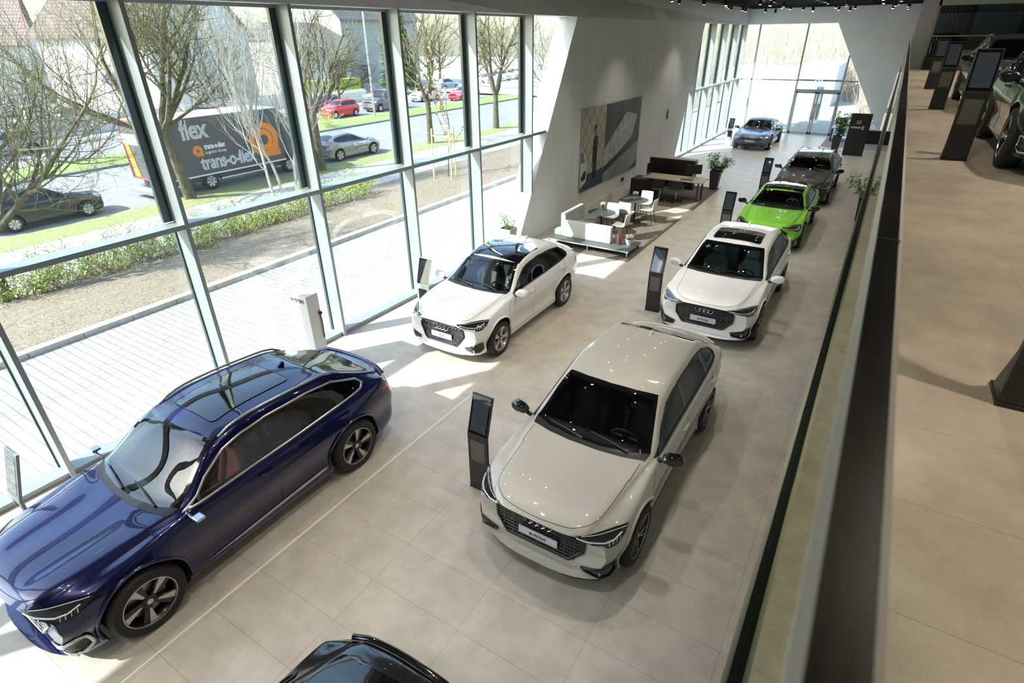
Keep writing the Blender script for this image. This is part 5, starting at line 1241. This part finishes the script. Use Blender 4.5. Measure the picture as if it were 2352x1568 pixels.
for (x, y, a, l) in ((-5.85, 17.68, -PI/2, 'white cafe chair on the right of the rear table, seen from its side'), (-6.32, 16.98, PI, 'white cafe chair with its back to the camera between the two tables'), (-6.60, 16.28, 0, 'white cafe chair behind the front table, facing the sofa'), (-5.98, 15.62, -PI/2, 'white cafe chair at the front table beside the vases'), (-6.22, 18.30, 0, 'white cafe chair at the far side of the rear table')):
    if first: c0.location = (x, y, .012); c0.rotation_euler = (0, 0, a); c0['label'] = l; first = False
    else: dup(c0, (x, y, .012), a, l)
c1 = chair_proto(P('chair_beige', (.34, .30, .24), .55)); c1.location = (-7.0, 17.66, .012); c1.rotation_euler = (0, 0, PI/2); c1['label'] = 'beige brown cafe chair next to the wall'
# vases and flowers
def leafblob(parent, name, c, r, n, m, s=.03, sc=(1, 1, 1), seed=0, flat=.5):
    random.seed(seed); lv = MB()
    for k in range(n):
        d = rnd(1); 
        while d.length > 1: d = rnd(1)
        p = Vector(c)+Vector((d.x*r*sc[0], d.y*r*sc[1], d.z*r*sc[2])); a = rnd(1).normalized()*s*random.uniform(.7, 1.3); b = a.cross(rnd()).normalized()*s*flat; lv.add([p-a, p+b*.9, p+a, p-b*.9], [(0, 1, 2, 3)])
    return lv.build(name, m, parent, fixn=False)
M_petal = P('petal_white', (.8, .78, .68), .6)
def bouquet(name, label, loc, pot, leafy=60, petals=160, r=.11, h=.13):
    t = thing(name, label, 'flowers', loc); pot(t); leafblob(t, 'leaves', (0, 0, h), r, leafy, M_green_leaf, .035, (1, 1, .5), 3); leafblob(t, 'blossoms', (0, 0, h+.05), r*.9, petals, M_petal, .022, (1, 1, .5), 4, .8); return t
bouquet('flower_vase', 'small round grey vase of white flowers on the rear table', (-6.36, 17.74, .735), lambda t: MB().lathe([(0, 0), (.05, 0), (.065, .05), (.04, .10), (.035, .11)], 20).build('vase', P('vase_grey', (.4, .41, .4), .3), t, smooth=60), h=.16)
bouquet('flower_vase', 'small dark vase of white flowers on the front table', (-6.76, 16.02, .735), lambda t: MB().lathe([(0, 0), (.04, 0), (.045, .07), (.03, .10)], 20).build('vase', P('vase_dark', (.05, .06, .06), .3), t, smooth=60), h=.15, r=.09, petals=90)
bouquet('flower_bowl', 'white footed bowl of white and pink blossoms on the platform end', (-5.36, 14.80, .212), lambda t: MB().lathe([(0, 0), (.07, 0), (.075, .02), (.10, .06), (.125, .17), (.118, .17), (.09, .05), (0, .04)], 28).build('bowl', P('bowl_white', (.55, .58, .59), .3), t, smooth=60), h=.19, r=.13, petals=260)
vt = thing('tall_vase', 'tall dark purple floor vase with thin dry twigs on the platform', 'vase', (-5.62, 14.66, .212)); MB().lathe([(0, 0), (.075, 0), (.085, .33), (.078, .33), (.07, .02), (0, .02)], 28).build('vase', P('vase_purple', (.12, .03, .035), .12, coat=1), vt, smooth=50)
random.seed(5); tw = MB()
for k in range(16): p = Vector((random.uniform(-.03, .03), random.uniform(-.03, .03), .1)); d = (Vector((0, 0, 1))+rnd(.3)).normalized(); q = p+d*.35; e = q+(d+rnd(.4)).normalized()*random.uniform(.2, .4); tw.tube([p, q, e], [.004, .003, .0015], 4, cap=False)
tw.build('twigs', P('twig_dry', (.18, .13, .08), .8), vt); leafblob(vt, 'buds', (0, 0, .55), .2, 90, P('bud', (.45, .38, .28), .7), .012, (1, 1, 1.3), 9)
# planters
def planter(label, loc, hb, wt, h, seed, r=.3, n=420, pot=None, hz=.3, rz=0, ls=.045, name='potted_plant'):
    t = thing(name, label, 'plant', loc, rz); m = pot or P('planter_anthracite', (.045, .047, .05), .5); vs = []; a, b = hb, wt
    for z, w_ in ((0, a), (h, b), (h, b-.025), (h-.06, b-.03)): vs += [(-w_, -w_, z), (w_, -w_, z), (w_, w_, z), (-w_, w_, z)]
    fs = [(3, 2, 1, 0)]+[(i*4+j, i*4+(j+1) % 4, (i+1)*4+(j+1) % 4, (i+1)*4+j) for i in range(3) for j in range(4)]; MB().add(vs, fs).build('planter', m, t)
    MB().box(-b+.03, b-.03, -b+.03, b-.03, h-.08, h-.05).build('soil', M_soil, t); random.seed(seed); tw = MB(); tips = []
    for k in range(12):
        p = Vector((random.uniform(-.05, .05), random.uniform(-.05, .05), h-.06)); d = (Vector((0, 0, 1.0))+rnd(.6)).normalized(); pts = [p]
        for i in range(4): d = (d+rnd(.3)).normalized(); pts.append(pts[-1]+d*(hz+r)*.33)
        tw.tube(pts, [.009, .008, .006, .005, .003], 5, cap=False); tips += pts[1:]
    tw.build('stems', M_bark, t, fixn=False); lv = MB()
    for k in range(n):
        p = random.choice(tips)+rnd(r*.38); a_ = rnd(1); a_.z *= .5; a_ = a_.normalized()*ls*random.uniform(.7, 1.2); b_ = a_.cross(Vector((0, 0, 1))+rnd(.5)).normalized()*ls*.42; lv.add([p-a_, p+b_, p+a_, p-b_], [(0, 1, 2, 3)])
    lv.build('leaves', M_green_leaf, t, fixn=False); return t
planter('tall tapered dark planter with a leafy green bush at the corner of the desk carpet', (-5.2, 23.52, .0), .13, .20, .73, 3, .26, 1000, hz=.24, ls=.055)
planter('square light grey planter with a small bonsai-like green plant by the slanted window end', (-8.52, 13.3, .0), .15, .20, .62, 8, .20, 300, pot=P('planter_light', (.42, .46, .46), .5), hz=.12, ls=.035)
planter('tapered dark planter with long arching fronds beside the leaning black panel', (-1.9, 34.95, 0), .15, .21, .78, 5, .48, 420, hz=.34, ls=.10)
planter('green leafy plant partly hidden behind the gallery edge', (.10, 21.5, 0), .15, .2, .7, 14, .32, 800, hz=.33, ls=.06)
# desk group
lc = thing('low_cabinet', 'low black cabinet carrying a screen at the wall side of the desk', 'cabinet', (-7.82, 21.12, .012)); MB().box(0, .95, 0, .75, 0, .60).build('cabinet_body', M_black, lc, bevel=.004); MB().box(0, .95, -.002, .002, .3, .304).build('drawer_gap', M_dark, lc)
tcab = thing('tall_cabinet', 'long black sideboard with pale wooden top behind the desk', 'cabinet', (-7.72, 22.85, .012)); MB().box(0, 1.84, 0, .36, 0, 1.12).build('cabinet_body', M_black, tcab); MB().box(-.01, 1.85, -.01, .37, 1.12, 1.145).build('cabinet_top', noisy('oak_pale', (.36, .31, .24), (.46, .40, .32), 6, .5, stretch=(.3, 4, 1)), tcab)
for x in (.6, 1.2): MB().box(x-.001, x+.001, -.004, 0, 0, 1.12).build('door_gap', M_dark, tcab); MB().lathe([(0, 0), (.012, 0), (.012, .02), (0, .02)], 10, Matrix.Translation((x-.06, -.02, .75)) @ Matrix.Rotation(-PI/2, 4, 'X')).build('lock', M_alu, tcab)
dk = thing('desk', 'light oak office desk with dark metal frame legs', 'desk', (-7.33, 21.0, .012)); MB().box(0, 2.28, 0, .92, .70, .728).build('desk_top', MATS['oak_pale'], dk, bevel=.003)
for y in (.23, .83): MB().box(2.05, 2.11, y-.03, y+.03, 0, .70).build('leg', M_dark, dk)
MB().box(2.03, 2.13, .1, .9, 0, .03).build('foot', M_dark, dk)
MB().lathe([(0, .7285), (.03, .7285), (.03, .731), (0, .731)], 16, Matrix.Translation((.35, .55, 0))).build('cable_grommet', M_dark, dk)
def monitor(label, loc, rz, w=.6, h=.34, m=None):
    t = thing('monitor', label, 'monitor', loc, rz); MB().box(-w/2, w/2, -.012, .012, .16, .16+h).build('display', M_black, t, bevel=.003); MB().box(-.025, .025, .012, .035, 0, .35).build('monitor_stand', M_alu, t); MB().box(-.13, .13, -.06, .11, 0, .012).build('monitor_base', M_alu, t); return t
monitor('computer monitor on a silver foot standing on the oak desk', (-5.58, 21.62, .742), math.radians(36))
monitor('black upright screen on the low cabinet beside the wall', (-7.25, 21.55, .613), PI/2, .62, .42)
kbd = thing('keyboard', 'black keyboard lying on the oak desk in front of the monitor', 'keyboard', (-5.72, 21.3, .741)); MB().box(-.22, .22, -.07, .07, 0, .015).build('key_tray', M_black, kbd, bevel=.003); MB().box(-.21, .21, -.06, .06, .015, .02).build('keys', M_dark, kbd)
def office_chair(label, x, y, rz):
    t = thing('office_chair', label, 'chair', (x, y, .012), rz)
    MB().box(-.24, .24, -.23, .23, .42, .48).build('seat', P('office_seat', (.10, .095, .09), .7), t, bevel=.02)
    MB().prism([(-.22, .50), (.22, .50), (.25, .65), (.19, .80), (-.19, .80), (-.25, .65)], 'y', .22, .25).build('backrest', M_black, t, bevel=.01)
    for sx in (-1, 1): MB().tube([(sx*.26, .2, .45), (sx*.29, .15, .64), (sx*.29, -.12, .65)], .014, 6).build('armrest', M_black, t)
    MB().tube([(0, 0, .06), (0, 0, .42)], .025, 8).build('gas_lift', M_alu, t)
    for k in range(5): a = 2*PI*k/5; MB().tube([(0, 0, .09), (.28*math.cos(a), .28*math.sin(a), .06)], .016, 6).build('base_arm', M_black, t); MB().sphere((.28*math.cos(a), .28*math.sin(a), .028), .027, 8, 6).build('caster', M_black, t)
office_chair('black office chair at the desk nearer the wall', -6.50, 20.72, PI); office_chair('black office chair at the desk nearer the hall', -5.90, 20.80, PI+.2)
# picture on the wall
pc = thing('wall_picture', 'large wall picture of a standing man beside a white car and a grey abstract landscape', 'picture', (-8.384, 17.66, 0))
def py(poly, m, name, d=.0, par=None): return MB().prism(poly, 'x', .022+d, .024+d).build(name, m, par or pc)
MB().box(0, .022, 0, 5.35, .70, 3.375).build('backing', P('picture_edge', (.5, .5, .5), .5), pc)
def rect(y0, y1, z0, z1): return [(y0, z0), (y1, z0), (y1, z1), (y0, z1)]
mt = tile_mat('padded_wall', (.44, .39, .32), (.50, .45, .37), (.24, .21, .17), .42, .42, 0, 0, .7, .012, 0, .0, 2, band=.1)
mp = [n_ for n_ in mt.node_tree.nodes if n_.type == 'MAPPING'][0]; mp.inputs['Rotation'].default_value = (0, PI/2, 0)
# object coords (x const, y, z): rotate so that y,z drive the pattern diagonally
mp.inputs['Rotation'].default_value = (math.radians(45), 0, 0)
nt_ = mt.node_tree; sx_ = nt_.nodes.new('ShaderNodeSeparateXYZ'); cx_ = nt_.nodes.new('ShaderNodeCombineXYZ'); brk = [n_ for n_ in nt_.nodes if n_.type == 'TEX_BRICK'][0]
nt_.links.new(mp.outputs[0], sx_.inputs[0]); nt_.links.new(sx_.outputs[1], cx_.inputs[0]); nt_.links.new(sx_.outputs[2], cx_.inputs[1]); nt_.links.new(cx_.outputs[0], brk.inputs['Vector'])
py(rect(0, 1.92, 1.25, 3.375), mt, 'padded_backdrop'); py(rect(0, 1.92, .70, 1.25), P('pic_navy', (.045, .06, .11), .6), 'picture_floor')
py(rect(1.92, 5.35, .7, 3.375), noisy('pic_sky', (.035, .035, .04), (.075, .075, .082), 1.2, .5), 'dark_sky')
py([(1.92, 1.05), (5.35, 1.75), (5.35, .7), (1.92, .7)], noisy('pic_slab', (.20, .20, .20), (.30, .30, .30), 2, .5), 'grey_slab', .002)
py([(4.4, .7), (5.35, .7), (5.35, 1.0)], P('pic_dark2', (.03, .03, .032), .5), 'dark_corner', .004)
py([(1.92, 1.25), (3.3, 1.58), (4.6, 2.0), (4.95, 2.75), (3.9, 2.95), (2.6, 2.25), (1.92, 1.85)], noisy('pic_light', (.32, .32, .33), (.55, .55, .55), 3, .5), 'bright_shape', .003)
py([(1.92, 1.15), (5.35, 2.02), (5.35, 1.80), (1.92, 1.02)], P('pic_dark3', (.04, .04, .045), .5), 'dark_band', .005)
def fig():
    c = 1.12; py([(c-.14, 1.02), (c-.02, 1.02), (c+.0, 1.75), (c+.04, 1.02), (c+.16, 1.02), (c+.17, 1.75), (c+.2, 2.35), (c+.13, 2.45), (c-.10, 2.45), (c-.19, 2.3), (c-.20, 1.6), (c-.15, 1.6)], P('pic_suit', (.012, .014, .022), .6), 'painted_suit', .006)
    py([(c-.06, 2.45), (c+.07, 2.45), (c+.10, 2.60), (c+.08, 2.74), (c-.03, 2.76), (c-.09, 2.64)], P('pic_skin', (.30, .19, .14), .6), 'painted_face', .006); py([(c-.10, 2.62), (c-.04, 2.60), (c-.02, 2.70), (c+.09, 2.74), (c+.05, 2.82), (c-.06, 2.81), (c-.11, 2.72)], P('pic_hair', (.02, .015, .012), .6), 'painted_hair', .008)
fig()
py([(0, .85), (.45, 1.0), (.52, 1.35), (.48, 1.62), (.3, 1.95), (0, 2.15)], P('pic_car', (.55, .57, .6), .5), 'painted_car', .006); py([(0, 1.68), (.33, 1.68), (.18, 2.0), (0, 2.08)], P('pic_glass', (.12, .16, .2), .4), 'painted_window', .008); py([(.1, 1.05), (.4, 1.1), (.45, 1.35), (.3, 1.4), (.05, 1.2)], P('pic_grille', (.03, .03, .035), .4), 'painted_grille', .008)
# wall sign and socket
ws_ = thing('wall_sign', 'small black stepped symbol fixed on the grey wall', 'sign', (-8.39, 26.55, 2.17)); sg_ = MB().prism([(-.05, .26), (.06, .26), (.02, .38)], 'x', 0, .03)
for k in range(3): sg_.prism([(-.07, .0+k*.09), (.09, .03+k*.09), (.09, .07+k*.09), (-.07, .04+k*.09)], 'x', 0, .03)
sg_.prism([(-.08, .0), (-.05, 0), (-.04, .3), (-.06, .3)], 'x', 0, .03); sg_.build('symbol', M_black, ws_)
so = thing('wall_socket', 'pair of black wall sockets above the skirting by the low cabinet', 'socket', (-8.395, 21.6, .33)); MB().box(0, .02, 0, .08, 0, .14).box(0, .02, .14, .22, 0, .14).build('socket_plates', M_black, so)
# far end
pl_ = thing('display_panel', 'tall black standing display panel with sample tiles and two orange ones', 'display panel', (-1.46, 34.03, 0)); MB().box(0, .90, 0, .05, 0, 1.99).build('panel', M_kb, pl_, bevel=.004); MB().box(.02, .88, .05, .40, 0, .03).build('foot', M_kb, pl_)
smp = MB()
for r_ in range(2):
    for c_ in range(7):
        if r_ == 0 and c_ in (2, 3): continue
        smp.box(.06+c_*.115, .155+c_*.115, -.012, 0, 1.50+r_*.22, 1.68+r_*.22)
smp.build('sample_tiles', P('tile_black', (.03, .03, .032), .25), pl_); MB().box(.29, .385, -.014, 0, 1.50, 1.68).box(.405, .50, -.014, 0, 1.50, 1.68).build('orange_samples', P('tile_orange', (.50, .20, .05), .4), pl_)
MB().box(.08, .52, -.02, 0, 1.30, 1.38).box(.56, .66, -.02, 0, 1.24, 1.42).build('white_labels', P('label_grey', (.5, .52, .54), .4), pl_); g_ = MB()
for z in (1.12, .92, .56, .36): g_.box(0, .9, -.003, 0, z, z+.008)
g_.build('panel_joints', M_dark, pl_)
fd = thing('desk', 'pale desk with a computer monitor beyond the potted fronds at the far end', 'desk', (-2.5, 38.15, .012)); MB().box(0, 1.3, 0, .95, .71, .74).build('desk_top', P('desk_pale', (.5, .5, .5), .5), fd)
for x in (.06, 1.24): MB().box(x-.03, x+.03, .1, .85, 0, .71).build('leg', M_dark, fd)
monitor('computer monitor on the far desk', (-2.1, 38.7, .753), .3)
sb = thing('sideboard', 'low black sideboard with pale top behind the black display panel', 'cabinet', (-.72, 38.25, .012)); MB().box(0, 1.6, 0, .5, 0, .7).build('cabinet_body', M_black, sb); MB().box(-.01, 1.61, -.01, .51, .7, .73).build('cabinet_top', P('desk_pale', (.5, .5, .5), .5), sb)
tt = thing('slim_totem', 'slim pale grey free-standing totem near the gallery edge at the far end', 'totem', (-.02, 37.6, .012)); MB().box(0, .16, 0, .3, 0, 1.87).build('totem_body', P('totem_grey', (.5, .53, .55), .4), tt, bevel=.004)
# ------------------------------------------------------------------ upper floor end glazing
ug = bpy.data.objects.new('window_16', None); COL.objects.link(ug); struct(ug)
M_dg = glass('partition_glass', (.55, .62, .62), 1.5, 0, .10, 1.0); M_mint = P('frame_mint', (.50, .60, .56), .4, .2)
box('pane', .95, 11.9, 38.8, 38.82, 3.95, 6.7, M_dg, ug); box('frame', .86, .96, 38.74, 38.86, 3.8, 6.9, M_mint, ug); box('frame', .86, 11.9, 38.74, 38.86, 6.62, 6.95, M_mint, ug); box('frame', .86, 11.9, 38.7, 38.9, 3.8, 3.95, P('sill_cream', (.55, .52, .44), .5), ug)
box('rail', .96, 11.9, 38.72, 38.78, 5.25, 5.32, P('rail_grey', (.35, .37, .37), .4), ug)
struct(box('wall_upper_left', .16, .86, 38.7, 38.95, 3.8, 6.95, noisy('wall_plaster_grey', (.50, .49, .48), (.56, .55, .54), 4, .8)))
struct(box('wall_upper_back', 2.55, 4.4, 39.6, 39.75, 3.8, 7.3, P('wall_sage', (.52, .58, .57), .7)))
struct(box('wall_upper_dark', 4.4, 11.9, 39.9, 40.1, 3.8, 7.3, P('wall_night', (.016, .016, .03), .5))); struct(box('wall_upper_dark', .86, 2.6, 40.2, 40.3, 3.8, 7.3, P('wall_green_black', (.04, .05, .048), .5)))
bl = MB()
for k in range(9): bl.box(1.05+k*.155, 1.05+k*.155+.05, 39.9, 39.93, 3.8, 7.0)
struct(bl.build('trim_8', P('blind_grey', (.30, .34, .31), .6)))
dc = thing('dark_cabinet', 'dark cabinet at the far end of the upper floor against the glass partition', 'cabinet', (.90, 37.5, 3.8)); MB().box(0, .75, 0, .9, 0, .60).build('cabinet_body', M_black, dc)
